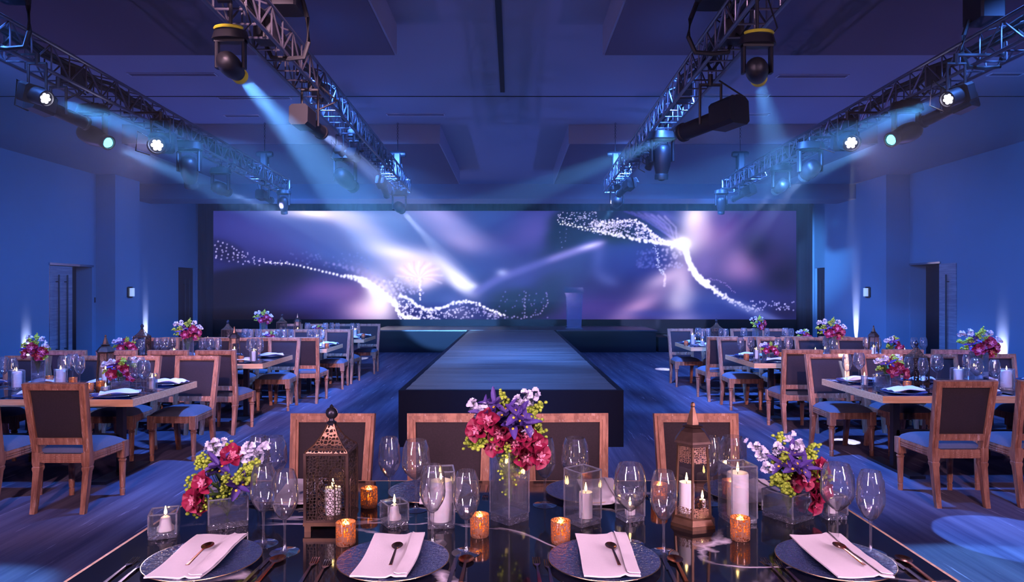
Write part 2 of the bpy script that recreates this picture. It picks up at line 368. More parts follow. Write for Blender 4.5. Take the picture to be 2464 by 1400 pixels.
# ------------------------------------------------------------------ room shell
H = 4.38
XL, XR, YB, Y0 = -9.75, 9.32, 21.05, -5.0
def struct(o): o['kind'] = 'structure'; return o
struct(MB().box(XL-.4, XR+.4, Y0, YB+.4, -.1, 0).build('floor', M['carpet'], smooth=False))
c = MB().box(XL-.4, XR+.4, Y0, YB+.4, H, H+.3)
for x0, x1 in ((-6.4, -1.18), (.93, 6.0)):                      # dropped soffit boxes, underside shade put in as a darker colour
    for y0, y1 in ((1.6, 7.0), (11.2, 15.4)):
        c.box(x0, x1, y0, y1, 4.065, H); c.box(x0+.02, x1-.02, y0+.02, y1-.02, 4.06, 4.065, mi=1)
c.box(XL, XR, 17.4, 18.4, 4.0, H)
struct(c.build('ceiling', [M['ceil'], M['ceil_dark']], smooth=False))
# side walls with door openings
def wall_x(name, x0, x1, openings):
    mb = MB(); y = Y0
    for a, b, h in openings:
        mb.box(x0, x1, y, a, 0, H); mb.box(x0, x1, a, b, h, H); y = b
    mb.box(x0, x1, y, YB+.4, 0, H)
    return struct(mb.build(name, M['wall'], smooth=False))
wall_x('wall_left', XL-.4, XL, [(14.38, 15.85, 2.2), (19.95, 21.0, 2.35)])
wall_x('wall_right', XR, XR+.4, [(14.85, 15.98, 2.25), (19.95, 21.0, 2.35)])
struct(MB().box(XL-.4, XR+.4, YB, YB+.4, 0, H).build('wall_far', M['wall'], smooth=False))
struct(MB().box(XL-.4, XR+.4, Y0-.4, Y0, 0, H).build('wall_near', M['wall'], smooth=False))
p = MB().box(XL-.02, -9.30, 16.0, 17.05, 0, H); struct(p.build('trim_1', M['wall'], smooth=False))
p = MB().box(8.77, XR+.02, 16.0, 19.15, 0, H); struct(p.build('trim_2', M['wall'], smooth=False))
# ceiling slot and joints, linear diffusers
tag(MB().box(-.16, -.10, 1.0, 9.35, H-.012, H+.02).build('trim_3', M['slot'], smooth=False), kind='structure')
tag(MB().box(XL, XR, 9.56, 9.585, H-.006, H+.02).build('trim_4', M['slot'], smooth=False), kind='structure')
tag(MB().box(XL, XR, 19.3, 19.34, H-.006, H+.02).build('trim_5', M['slot'], smooth=False), kind='structure')
for i, (u0, u1, v) in enumerate(((310, 520, 178), (525, 700, 235), (540, 625, 278), (1690, 1850, 230), (1760, 1850, 275), (1870, 2040, 182), (930, 1070, 275), (2380, 2460, 178))):
    D = (H-EYE)*F/(700-v); a, b = (u0-1232)*D/F, (u1-1232)*D/F
    t = thing('ceiling_diffuser', f'long slim white air diffuser in the ceiling, {["far out over the dark left-side coffer", "crossing behind the inner left-side truss", "short one beside the blue beam", "beside the right-side yellow-ringed light", "outlined one behind that yellow-ringed light", "faint one over the outer right-side truss", "thin dark one near the central slot", "at the very edge above the outer truss"][i]}', 'air diffuser', ((a+b)/2, D, H), group='linear ceiling diffusers')
    w2 = (b-a)/2
    MB().box(-w2, w2, -.06, -.05, -.012, 0).box(-w2, w2, .05, .06, -.012, 0).box(-w2, -w2+.012, -.05, .05, -.012, 0).box(w2-.012, w2, -.05, .05, -.012, 0).build('frame', M['white_metal'], t, False)
    MB().box(-w2+.012, w2-.012, -.05, .05, -.004, 0).build('slot_panel', M['ceil_dark'], t, False)
# double door standing half open, left wall (leaf with tall handles + dark opening)
def handle(par, x, y0, z0=.25, z1=2.0, s=1):
    mb = MB(); mb.bar((x+.07*s, y0, z0), (x+.07*s, y0, z1), .016, 8); 
    for z in (z0+.15, z1-.15): mb.bar((x, y0, z), (x+.07*s, y0, z), .010, 6)
    return mb.build('door_handle', M['black'], par)
d = struct(MB().box(XL-.36, XL-.02, 14.38, 14.42, 0, 2.2).box(XL-.36, XL+.03, 14.36, 15.87, 2.2, 2.25).build('door_1', M['steel'], smooth=False))
l1 = MB().box(XL-.07, XL-.02, 14.43, 15.17, 0, 2.19).build('door_leaf', M['door'], d, False)
handle(l1, XL-.02, 14.62); handle(l1, XL-.02, 14.90)
MB().box(XL-.39, XL-.37, 14.42, 15.85, 0, 2.2).build('dark_opening', M['door_dark'], d, False)
d = struct(MB().box(XR-.03, XR+.36, 14.83, 15.98, 2.25, 2.29).build('door_2', M['steel'], smooth=False))
l1 = MB().box(XR+.30, XR+.35, 14.87, 15.3, 0, 2.24).build('door_leaf', M['door'], d, False)
l1b = MB().box(XR-.022, XR-.002, 14.3, 14.86, 0, 2.24).build('door_leaf', M['door'], d, False)
handle(l1b, XR-.022, 14.52, s=-1)
MB().box(XR+.37, XR+.39, 14.85, 15.98, 0, 2.25).build('dark_opening', M['door_dark'], d, False)
for n, x0, x1, s in (('door_3', XL-.12, XL-.06, 1), ('door_4', XR+.06, XR+.12, -1)):
    d = struct(MB().box(x0, x1, 19.97, 20.98, 0, 2.34).build(n, M['door_dark'], smooth=False))
    handle(d, x1 if s > 0 else x0, 20.35, s=s); handle(d, x1 if s > 0 else x0, 20.6, s=s)
# wall sconces on the pilaster faces
for x, s, y, lab in ((-9.30, 1, 16.55, 'small frosted glass wall sconce on the pilaster beside the half open door'), (8.77, -1, 16.75, 'small frosted glass wall sconce on the pilaster by the brightest column of light')):
    t = thing('wall_sconce', lab, 'wall lamp', (x, y, 1.62), group='wall sconces')
    MB().box(min(0, .03*s), max(0, .03*s), -.07, .07, -.12, .12).box(min(0, .09*s), max(0, .09*s), -.03, .03, .10, .135).box(min(0, .09*s), max(0, .09*s), -.03, .03, -.135, -.10).build('bracket', M['black'], t)
    MB().lathe([(.001, -.1), (.055, -.1), (.055, .1), (.001, .1)], 16, Matrix.Translation((.09*s, 0, 0))).build('glass_shade', M['sconce'], t)
tag(MB().box(XL, XL+.012, 15.93, 15.97, 1.38, 1.50).build('light_switch', M['black']), 'tiny dark light switch beside the half open door', 'switch')

# ------------------------------------------------------------------ uplight cans
for x, y, lab in ((-9.62, 13.7, 'floor uplight against the wall before the half open door'), (-9.62, 18.16, 'floor uplight against the wall past the sconce pilaster'), (9.19, 12.97, 'floor uplight against the wall by the big white candle table'), (8.64, 17.4, 'floor uplight washing the pilaster with a tall white column')):
    t = thing('floor_uplight', 'small black LED ' + lab, 'uplight', (x, y, 0), group='floor uplights')
    MB().box(-.09, .09, -.09, .09, 0, .02).box(-.09, -.08, -.02, .02, .02, .12).box(.08, .09, -.02, .02, .02, .12).build('bracket', M['black'], t, False)
    MB().lathe([(.055, .03), (.07, .05), (.07, .09), (.062, .09), (.062, .08), (.001, .08)], 16).build('can', M['black'], t)

# ------------------------------------------------------------------ stage, runway, drape, screen
SH = .60
t = thing('stage_platform', 'low black skirted stage platform running in front of the LED screen', 'stage', (0, 0, 0))
MB().box(-3.72, 3.87, 18.34, 20.6, 0, SH-.03).build('skirt', M['stage'], t, False)
MB().box(-3.75, 3.90, 18.30, 20.62, SH-.03, SH).build('deck', M['stage_top'], t, False)
t = thing('stage_steps', 'short black steps at the end of the stage nearest the lectern', 'steps', (3.95, 18.4, 0))
MB().box(0, .32, 0, 1.2, .0, .40).build('tread', M['stage'], t, False); MB().box(.32, .62, 0, 1.2, 0, .20).build('tread', M['stage'], t, False)
t = thing('catwalk_runway', 'long raised runway with pale wrinkled top and black sides leading to the stage', 'catwalk', (0, 0, 0))
MB().box(-1.20, 1.18, 7.22, 18.29, 0, SH-.02).build('skirt', M['stage'], t, False)
MB().box(-1.20, -1.14, 7.22, 18.29, SH-.02, SH).box(1.12, 1.18, 7.22, 18.29, SH-.02, SH).box(-1.14, 1.12, 7.22, 7.28, SH-.02, SH).build('border', M['stage'], t, False)
rnd = random.Random(5)
MB().grid(lambda u, v: (-1.14+2.26*u, 7.28+11.01*v, SH-.004+.0025*math.sin(v*140+2*math.sin(u*3+v*9))*math.sin(v*31+u*2)), 6, 420).build('top_cloth', M['runway'], t, True, 80)
# black drape behind the screen
dr = MB(); 
n = 260
def drx(u, v): 
    x = -9.66+18.9*u; return (x, 20.98+.035*math.sin(u*310)+.02*math.sin(u*97+1), v*(H-.05)+.02)
dr.grid(drx, n*3, 1)
tag(dr.build('stage_drape', M['drape'], None, True, 80), 'full width pleated black drape hanging behind the LED screen', 'drape')
tag(MB().box(-9.1, 8.66, 20.83, 20.86, .35, .78).build('screen_plinth', M['stage'], smooth=False), 'low black plinth under the wide LED screen', 'plinth')

SX0, SX1, SZ0, SZ1, SY = -9.10, 8.66, .785, 4.09, 20.80
def screen_colors(NX, NY):
    U, V = np.meshgrid(np.linspace(517, 1912, NX), np.linspace(768, 508, NY))
    img = np.zeros((NY, NX, 3)); img[:] = (38, 38, 112)
    def blob(x, y, rx, ry, a, col, op=1.0, p=2.0):
        a = math.radians(a); dx, dy = U-x, V-y
        e = (np.abs((dx*math.cos(a)+dy*math.sin(a))/rx)**2 + np.abs((-dx*math.sin(a)+dy*math.cos(a))/ry)**2)
        k = (np.exp(-e**(p/2)*.9)*op)[..., None]
        img[:] = img*(1-k)+np.array(col)*k
    B = blob
    B(600,545,160,45,0,(48,48,140),.8); B(700,585,150,45,15,(74,74,160),.75); B(650,530,60,20,25,(62,66,150),.7)
    B(860,545,150,55,15,(100,115,185),.9); B(960,520,90,40,0,(95,118,185),.9)
    B(770,514,95,15,4,(238,226,240),1); B(845,533,70,20,22,(196,182,222),.85); B(900,575,70,25,35,(165,160,212),.7)
    B(800,612,110,24,15,(64,80,165),.9); B(870,640,60,28,25,(68,90,172),.8)
    B(965,612,85,22,12,(226,214,238),.95); B(1000,650,75,26,10,(218,192,222),.85); B(1015,665,40,22,0,(232,208,228),.8)
    B(905,680,60,22,35,(190,165,215),.7)
    # lower dark swell
    k = 1/(1+np.exp(-(V-(640+0.0016*(U-650)**2*np.where(U<650,.6,.35)))/4)); k *= 1/(1+np.exp((U-745)/22)); 
    img[:] = img*(1-k[..., None])+np.array((20,15,34))*k[..., None]
    B(560,740,120,60,0,(17,12,24),.8); B(750,720,85,38,0,(70,48,135),.85); B(780,700,50,28,0,(112,74,155),.8); B(730,742,90,26,0,(44,40,125),.55); B(690,768,60,16,0,(28,22,60),.8)
    B(880,745,55,35,0,(196,152,202),.95); B(915,720,38,55,-12,(240,222,240),1); B(840,700,40,22,0,(130,90,165),.7)
    B(1070,525,110,34,32,(160,145,205),.9); B(1115,580,75,28,25,(150,135,192),.9); B(1185,530,60,30,30,(52,72,155),.6)
    B(1240,528,110,34,0,(46,64,148),.9); B(1285,560,70,50,-35,(88,72,165),.8); B(1235,600,60,30,0,(78,68,158),.7)
    B(1165,640,80,32,-10,(40,52,140),.95); B(1250,620,50,20,-20,(46,48,130),.6)
    B(1035,700,90,20,35,(205,198,228),.6)
    B(1060,718,52,30,0,(34,44,130),1,4); B(1000,725,35,25,0,(60,60,150),.5)
    B(1005,655,34,28,0,(236,205,226),.7)
    B(1080,650,60,18,38,(216,210,236),.85); B(1110,682,42,20,38,(226,222,240),.95,3); B(1135,690,18,10,10,(220,220,240),.9)  # white streak of the spotlight beam painted into the screen picture
    B(1090,720,40,18,0,(90,100,180),.6)
    B(1370,665,95,60,-15,(46,38,105),.85); B(1290,660,70,25,-22,(60,58,150),.9); B(1400,740,140,35,0,(84,58,150),.7); B(1330,680,40,30,0,(34,24,62),.7)
    B(1250,735,70,38,0,(12,8,24),1,4); B(1320,725,40,34,0,(16,10,30),.8)
    B(1405,520,80,32,-12,(3,3,8),1,5); B(1370,560,55,36,-25,(3,3,8),1,4); B(1460,560,90,28,12,(6,5,18),1,4); B(1340,600,50,22,-30,(16,14,44),.6)
    B(1560,530,80,24,18,(24,18,70),.95,4); B(1600,520,30,10,25,(100,84,190),.6); B(1585,535,30,5,25,(96,84,190),.8); B(1570,520,35,5,22,(100,88,195),.7); B(1600,550,40,5,28,(130,110,200),.8)
    B(1530,625,100,48,0,(40,50,145),1,3); B(1440,615,16,40,0,(90,96,180),.6); B(1460,670,30,16,30,(100,110,185),.6); B(1470,640,30,30,0,(42,46,140),.7)
    B(1672,530,34,48,0,(246,234,244),1); B(1690,560,42,50,0,(214,176,214),.8); B(1740,560,50,40,-50,(140,100,175),.7); B(1740,530,30,20,0,(92,58,150),.6)
    B(1600,670,60,22,-25,(196,168,212),.9); B(1540,735,75,22,-30,(178,134,190),.9); B(1640,690,26,60,0,(206,178,216),.9); B(1643,722,36,28,0,(232,206,228),1); B(1650,760,60,18,0,(150,140,205),.8); B(1570,755,60,10,0,(60,66,160),.7)
    B(1780,645,62,38,0,(146,106,170),.9); B(1790,620,40,30,0,(166,124,184),.7); B(1690,640,30,40,0,(120,96,175),.7)
    B(1850,545,70,60,0,(66,36,118),.85); B(1830,600,40,34,0,(24,16,52),.9); B(1880,560,36,40,0,(52,34,110),.7); B(1880,660,45,50,0,(24,16,48),.95); B(1860,620,30,30,0,(54,28,92),.6)
    B(1770,740,130,34,8,(44,62,152),.9); B(1840,720,60,20,0,(40,40,125),.7); B(1890,750,50,24,0,(28,22,70),.8)
    B(1700,745,40,28,0,(46,64,156),.8)
    # soft ribbon rising to the right
    pts = [(1150,700),(1200,670),(1260,648),(1330,622),(1400,598),(1450,585)]
    for (x0,y0),(x1,y1) in zip(pts, pts[1:]):
        for k in range(5):
            q = k/5; B(x0+(x1-x0)*q, y0+(y1-y0)*q, 17, 9, -20, (92,90,178) if x0<1330 else (140,130,210), .55)
    B(1208,656,14,9,0,(160,165,215),.8); B(1420,592,24,5,-16,(205,198,238),.8)
    rnd = np.random.RandomState(3)
    def dot(x, y, r, col=(225,215,250), op=1.0):
        r = r*1.18
        i0, i1 = np.searchsorted(U[0], [x-3*r, x+3*r]); ys = 768-(y)
        j0 = int(max(0, (768-(y+3*r))/260*(NY-1))); j1 = int(min(NY, (768-(y-3*r))/260*(NY-1)+2))
        if j1 <= j0 or i1 <= i0: return
        e = ((U[j0:j1, i0:i1]-x)**2+(V[j0:j1, i0:i1]-y)**2)/(r*r)
        k = (np.exp(-e**1.6)*op)[..., None]; img[j0:j1, i0:i1] = img[j0:j1, i0:i1]*(1-k)+np.array(col)*k
    def path(ps, n, r0, r1, col=(240,235,255), jit=0.0, op=1.0):
        P = np.array(ps, float); L = np.r_[0, np.cumsum(np.hypot(*np.diff(P, axis=0).T))]
        for k in range(n):
            s = L[-1]*(k+.5)/n; x = np.interp(s, L, P[:, 0]); y = np.interp(s, L, P[:, 1]); q = k/n
            dot(x+rnd.randn()*jit, y+rnd.randn()*jit, r0+(r1-r0)*q, col, op*(.7+.3*rnd.rand()))
    B(545,605,50,24,22,(26,20,62),.75,4)
    for k in range(6):
        path([(518,578+k*9),(560,592+k*7),(610,617+k*3.2),(650,630+k*.8),(700,634)], 14, 2.0, 1.2, (200,190,245), 2.2, .85)
    path([(640,631),(700,634),(760,648),(830,665),(870,677)], 26, 1.6, 3.6, (235,235,255), .5)
    path([(830,660),(880,672),(905,690)], 12, 3, 4.5, (250,245,255), 1.2)
    path([(870,677),(905,695),(935,715),(955,735)], 34, 5, 5, (255,250,252), 3)
    B(905,700,22,12,40,(255,248,252),.9)
    for k in range(3): path([(780+k*20,630+k*6),(860,645+k*5),(930,670+k*14),(950,700+k*12)], 12, 3, 3.6, (150,140,215), 1, .55)
    for k in range(3): path([(925+k*14,672),(938+k*12,700),(955+k*8,720)], 5, 3.2, 2.6, (210,200,240), 1, .8)
    path([(953,728),(958,750),(975,762),(1010,768)], 40, 3, 2.6, (252,248,255), 2)
    path([(962,712),(985,718),(1005,735),(1030,745),(1060,742),(1090,730),(1115,724),(1150,730),(1180,745),(1215,760)], 90, 3.2, 2.2, (228,225,250), 1.6)
    for k in range(230):
        x = 960+240*rnd.rand()**1.2; t_ = np.interp(x, [955,985,1030,1115,1180,1215],[725,722,748,728,746,762])
        dot(x, t_+rnd.rand()*(768-t_), 1.2+1.3*rnd.rand(), (215,208,250), .9*(1-.5*(x-960)/240))
    path([(1012,668),(1012,690),(1012,722)], 14, 2.6, 1.8, (240,225,245), 1)
    B(1010,655,52,34,0,(236,206,228),.75)
    for k in range(15):
        a = -3.3+k*.24; path([(1010+6*math.cos(a),668+4*math.sin(a)),(1010+30*math.cos(a+.12),668+22*math.sin(a+.12)),(1010+58*math.cos(a+.3),668+40*math.sin(a+.3))], 26, .9, 2.8, (196,155,190) if k % 2 else (246,224,240), .3, .13)
    for k in range(110): dot(930+90*rnd.rand(), 668+40*rnd.rand(), 2.2, (190,180,232), .45)
    for k in range(60): dot(700+200*rnd.rand(), 606+40*rnd.rand(), 2.2, (110,118,200), .4)
    for k in range(7):
        path([(1500+k*16, 508+k*2), (1540+k*14, 524+k*4), (1590+k*6, 556+k*4), (1625, 580)], 40, 2.6, 2.2, (96+k*8,84+k*8,190), .3, .45)
    for k in range(40): dot(1190+130*rnd.rand(), 700+65*rnd.rand(), 1.8, (130,115,190), .7)
    path([(1150,748),(1200,762),(1262,764),(1300,755),(1318,730),(1315,710)], 26, 2.2, 1.8, (180,165,230), 1.2, .8)
    path([(1262,764),(1262,735),(1266,700)], 8, 2, 2, (170,160,220), .3, .8)
    for k in range(120):
        x = 1340+110*rnd.rand(); dot(x, 510+rnd.rand()*(30+28*(x-1340)/110), 1.3, (205,198,245), .85)
    path([(1345,535),(1390,545),(1440,558),(1490,568),(1540,578),(1590,586),(1625,590)], 80, 1.6, 3.6, (250,246,255), 2)
    path([(1440,545),(1480,532),(1530,531),(1550,545),(1572,568),(1610,585)], 70, 1.8, 2.4, (232,226,252), 2)
    for k in range(420):
        x = 1420+170*rnd.rand(); lo = np.interp(x, [1420,1480,1540,1590],[528,530,534,578]); hi = np.interp(x, [1420,1500,1590],[556,574,588])
        dot(x, lo+(hi-lo)*rnd.rand(), 1.2+.9*rnd.rand(), (208,198,248), .9)
    path([(1345,555),(1352,600)], 4, 1.5, 1.5, (170,165,210), 1, .8); path([(1362,540),(1360,585)], 5, 1.5, 1.5, (170,165,210), 1, .8)
    path([(1575,588),(1580,610),(1582,640),(1592,660)], 40, 1.2, 2, (190,195,245), 3, .9)
    for k in range(70): dot(1530+50*rnd.rand(), 600+45*rnd.rand(), 2.4, (90,95,190), .5)
    for k in range(40): dot(1590+50*rnd.rand(), 600+50*rnd.rand(), 2.6, (170,160,220), .6)
    path([(1592,655),(1600,665),(1596,690)], 8, 2, 3, (225,205,235), 1, .8)
    B(1640,587,18,15,0,(255,250,254),1,4); B(1640,590,34,28,0,(255,240,250),.75); B(1612,584,26,8,5,(250,240,252),.8)
    path([(1645,600),(1660,640),(1675,668),(1700,690)], 60, 5, 4, (255,250,255), 1.5)
    path([(1660,650),(1690,675),(1720,700),(1755,722),(1790,738),(1820,745)], 130, 3.4, 1.8, (240,232,252), 3)
    path([(1700,668),(1740,680),(1765,705)], 20, 1.4, 1.4, (160,130,210), 1, .7)
    B(1800,745,70,10,22,(110,120,195),.7); B(1850,765,50,8,22,(90,100,180),.6)
    for k in range(50): dot(1800+110*rnd.rand(), 724+22*rnd.rand(), 1.7, (175,170,235), .75)
    img = np.clip(img/255., 0, 1); lum = img.mean(-1, keepdims=True); img = np.clip(img*(.72+.50*lum**.6), 0, 1)
    return np.where(img <= .04045, img/12.92, ((img+.055)/1.055)**2.4)
def build_screen():
    NX, NY = 1080, 202
    lin = screen_colors(NX, NY)
    xs = np.linspace(SX0, SX1, NX); zs = np.linspace(SZ0, SZ1, NY)
    X, Z = np.meshgrid(xs, zs)
    co = np.stack([X, np.full_like(X, SY), Z], -1).reshape(-1, 3)
    j, i = np.meshgrid(np.arange(NY-1), np.arange(NX-1), indexing='ij')
    a = j*NX+i; q = np.stack([a, a+1, a+NX+1, a+NX], -1).reshape(-1)
    me = bpy.data.meshes.new('display_surface')
    me.vertices.add(NX*NY); me.vertices.foreach_set('co', co.reshape(-1))
    nf = (NX-1)*(NY-1); me.loops.add(nf*4); me.loops.foreach_set('vertex_index', q.astype(np.int32))
    me.polygons.add(nf); me.polygons.foreach_set('loop_start', np.arange(0, nf*4, 4, dtype=np.int32)); me.polygons.foreach_set('loop_total', np.full(nf, 4, dtype=np.int32))
    me.update(); at = me.color_attributes.new('picture', 'FLOAT_COLOR', 'POINT')
    at.data.foreach_set('color', np.concatenate([lin.reshape(-1, 3), np.ones((NX*NY, 1))], 1).reshape(-1).astype(np.float32))
    m, nt, N, L, P = mat('led_picture'); N.remove(P)
    vc = N.new('ShaderNodeVertexColor'); vc.layer_name = 'picture'; e = N.new('ShaderNodeEmission'); e.inputs[1].default_value = 1.1
    L.new(vc.outputs[0], e.inputs[0]); L.new(e.outputs[0], N['Material Output'].inputs[0]); me.materials.append(m)
    t = thing('led_screen', 'very wide LED screen showing purple clouds of light and glowing particle waves', 'screen', (0, 0, 0))
    o = bpy.data.objects.new('display_surface', me); COL.objects.link(o); o.parent = t
    MB().box(SX0, SX1, SY+.005, SY+.10, SZ0, SZ1).build('cabinet', M['black'], t, False)
build_screen()

# clear lectern on the stage
t = thing('lectern', 'clear acrylic lectern standing on the stage in front of the screen', 'lectern', (1.73, 19.1, SH))
MB().prism([(-.24, -.15), (.24, -.15), (.24, -.13), (-.24, -.13)], .02, 1.0, None, k=1.0).build('front_panel', M['acrylic'], t, False)
fp = t.children[0]
for v in fp.data.vertices:
    if v.co.z < .5: v.co.x *= .80
MB().box(-.20, -.185, -.13, .16, .02, 1.0).build('side_panel', M['acrylic'], t, False); MB().box(.185, .20, -.13, .16, .02, 1.0).build('side_panel', M['acrylic'], t, False)
MB().add([(-.27, -.24, .98), (.27, -.24, .98), (.27, .18, 1.13), (-.27, .18, 1.13), (-.27, -.24, 1.0), (.27, -.24, 1.0), (.27, .18, 1.15), (-.27, .18, 1.15)], [(0,3,2,1),(4,5,6,7),(0,1,5,4),(1,2,6,5),(2,3,7,6),(3,0,4,7)]).build('reading_top', M['acrylic'], t, False)
MB().box(-.21, .21, -.13, .15, .60, .615).build('shelf', M['acrylic'], t, False)
MB().box(-.23, .23, -.2, .22, 0, .02).build('base', M['acrylic'], t, False)

# ------------------------------------------------------------------ trusses
def truss(name_label, xa, ya, xb, yb, z0=3.29, hw=.095, hh=.21):
    """box truss from (xa,ya) to (xb,yb), bottom chords at z0"""
    A, B_ = Vector((xa, ya, z0)), Vector((xb, yb, z0)); d = B_-A; n = d.normalized(); s = Vector((n.y, -n.x, 0))
    t = thing('lighting_truss', name_label, 'truss', A, group='aluminium lighting trusses')
    up = Vector((0, 0, 1)); c = [s*-hw, s*hw, s*-hw+up*hh, s*hw+up*hh]
    for o in c: MB().bar(o, o+d, .014, 8).build('chord', M['truss'], t)
    web = MB(); k = int(d.length/.22); 
    for i in range(k):
        p, q = n*(d.length*i/k), n*(d.length*(i+1)/k); o1, o2 = (p, q) if i % 2 == 0 else (q, p)
        web.bar(c[0]+o1, c[2]+o2, .007, 5).bar(c[1]+o1, c[3]+o2, .007, 5).bar(c[0]+p, c[1]+p, .007, 5)
        web.bar(c[2]+o1, c[3]+o2, .006, 5).bar(c[0]+p, c[2]+p, .006, 5).bar(c[1]+p, c[3]+p, .006, 5)
    web.build('lattice_web', M['truss'], t)
    for p in (Vector(), d):
        e = MB(); 
        for a, b in ((0, 1), (2, 3), (0, 2), (1, 3)): e.bar(c[a]+p, c[b]+p, .016, 6)
        e.build('end_frame', M['truss'], t)
    # cables laid in the truss
    r = random.Random(int(abs(xa)*100)); cb = MB()
    for j in range(3):
        off = s*(.05-.05*j)+up*(hh*.78)
        cb.tube([off+n*(d.length*i/40)+up*(.025*r.uniform(-1, 1))+s*(.02*r.uniform(-1, 1)) for i in range(41)], .016, 6)
    for i in range(1, 9):
        p = n*(d.length*(i-.5+r.uniform(-.2, .2))/9)
        cb.tube([s*.04+p+up*hh*.8, s*.06+p+up*.08+n*.1, s*.02+p+up*.02+n*.2, p+up*hh*.7+n*.33], .012, 5)
    cb.build('cable_loom', M['blackrub'], t)
    for i in range(5):
        p = n*(d.length*(i+.6)/5.4); MB().box(-.06, .06, -.07, .07, .03, .17, Matrix.Translation(p)).build('power_box', M['black'], t, False)
    return t
truss('inner box truss running above the catwalk, carrying the tilted yellow-ringed light', -1.64, 3.75, -1.78, 11.35)
truss('inner box truss carrying the upright yellow-ringed light on the lectern side', 1.46, 3.75, 1.62, 11.35)
truss('outer box truss along the wall with the half open double door', -3.46, 3.1, -3.80, 11.35)
truss('outer box truss on the lectern side, high above the tall white uplight column', 3.40, 3.1, 3.60, 11.35)
# chain hoists
def hoist(x, y, lab, big=1.0):
    t = thing('chain_hoist', lab, 'hoist', (x, y, 3.5), group='chain hoists holding the trusses')
    b = big
    MB().box(-.055*b, .055*b, -.07*b, .07*b, .10, .10+.26*b, b=.015).build('chain_bag', M['black'], t, False)
    MB().lathe([(.001, -.13*b), (.04*b, -.13*b), (.05*b, -.10*b), (.05*b, .10*b), (.04*b, .13*b), (.001, .13*b)], 14, Matrix.Translation((0, 0, .36+.10*(b-1)))@Matrix.Rotation(PI/2, 4, 'Y')).build('motor', M['black'], t)
    mb = MB(); z = .40+.1*(b-1)
    top = (4.055 if y < 7 else 4.37)-3.5; nl = 9 if y > 7 else 2
    mb.bar((0, 0, z), (0, 0, top-.03*nl), .006, 5)
    for i in range(nl):
        R = Matrix.Translation((0, 0, top-.02-.028*i))@Matrix.Rotation(PI/2*(i % 2), 4, 'Z')
        mb.tube([R@Vector((.012*math.cos(a), 0, .018*math.sin(a))) for a in [2*PI*q/8 for q in range(9)]], .0035, 5)
    mb.build('chain', M['chain'], t)
    MB().tube([(.06*b, 0, .2), (.085*b, 0, .05), (.09*b, 0, -.12), (.07*b, 0, -.225), (0, 0, -.235), (-.07*b, 0, -.225), (-.10*b, 0, -.12), (-.09*b, 0, .0), (-.06*b, .02, .12)], .016, 6).build('sling', M['blackrub'], t)
    return t
hoist(-1.85, 11.04, 'black chain hoist at the stage end of the inner truss beside the streaming beam'); hoist(1.67, 11.04, 'black chain hoist at the stage end of the truss with the twin white lamps')
hoist(-4.0, 11.04, 'black chain hoist at the stage end of the outer left-side truss'); hoist(3.69, 11.04, 'black chain hoist at the stage end of the outer right-side truss')
hoist(-3.36, 4.55, 'large black hoist in the top corner above the pale LED lamp', 1.6); hoist(3.42, 4.95, 'large black hoist standing over the outer truss near the top corner of the ceiling', 1.6)
hoist(-1.56, 4.75, 'large black hoist just behind the tilted yellow-ringed light', 1.6); hoist(1.36, 4.65, 'large black hoist with looped sling beside the upright yellow-ringed light', 1.6)

# ------------------------------------------------------------------ lighting fixtures
TRS = [(-1.64, -1.78, 3.75), (1.46, 1.62, 3.75), (-3.46, -3.80, 3.1), (3.40, 3.60, 3.1)]
def to_truss(x, y):
    c = [a+(b-a)*(y-y0)/(11.35-y0) for a, b, y0 in TRS]; return min(c, key=lambda q: abs(q-x))-x
def arm(mb, x, y, dz):
    d = to_truss(x, y)
    if abs(d) > .07: mb.bar((0, 0, dz), (d, 0, dz), .013, 6)
    return mb
def aim(src, tgt): return (Vector(tgt)-Vector(src)).to_track_quat('-Z', 'Y').to_matrix().to_4x4()
def beam(t, src, tgt, power, size, col, blend=.15, r=.035):
    d = bpy.data.lights.new('lamp_beam', 'SPOT'); o = bpy.data.objects.new('lamp_beam', d); COL.objects.link(o)
    d.energy = power*32; d.color = col; d.spot_size = math.radians(size); d.spot_blend = blend; d.shadow_soft_size = r
    o.parent = t; R = aim(src, tgt); dv = (Vector(tgt)-Vector(src)).normalized()
    o.matrix_local = Matrix.Translation(Vector(src)-t.location+dv*.05)@R
CY = (0.13, 0.42, 1.0)
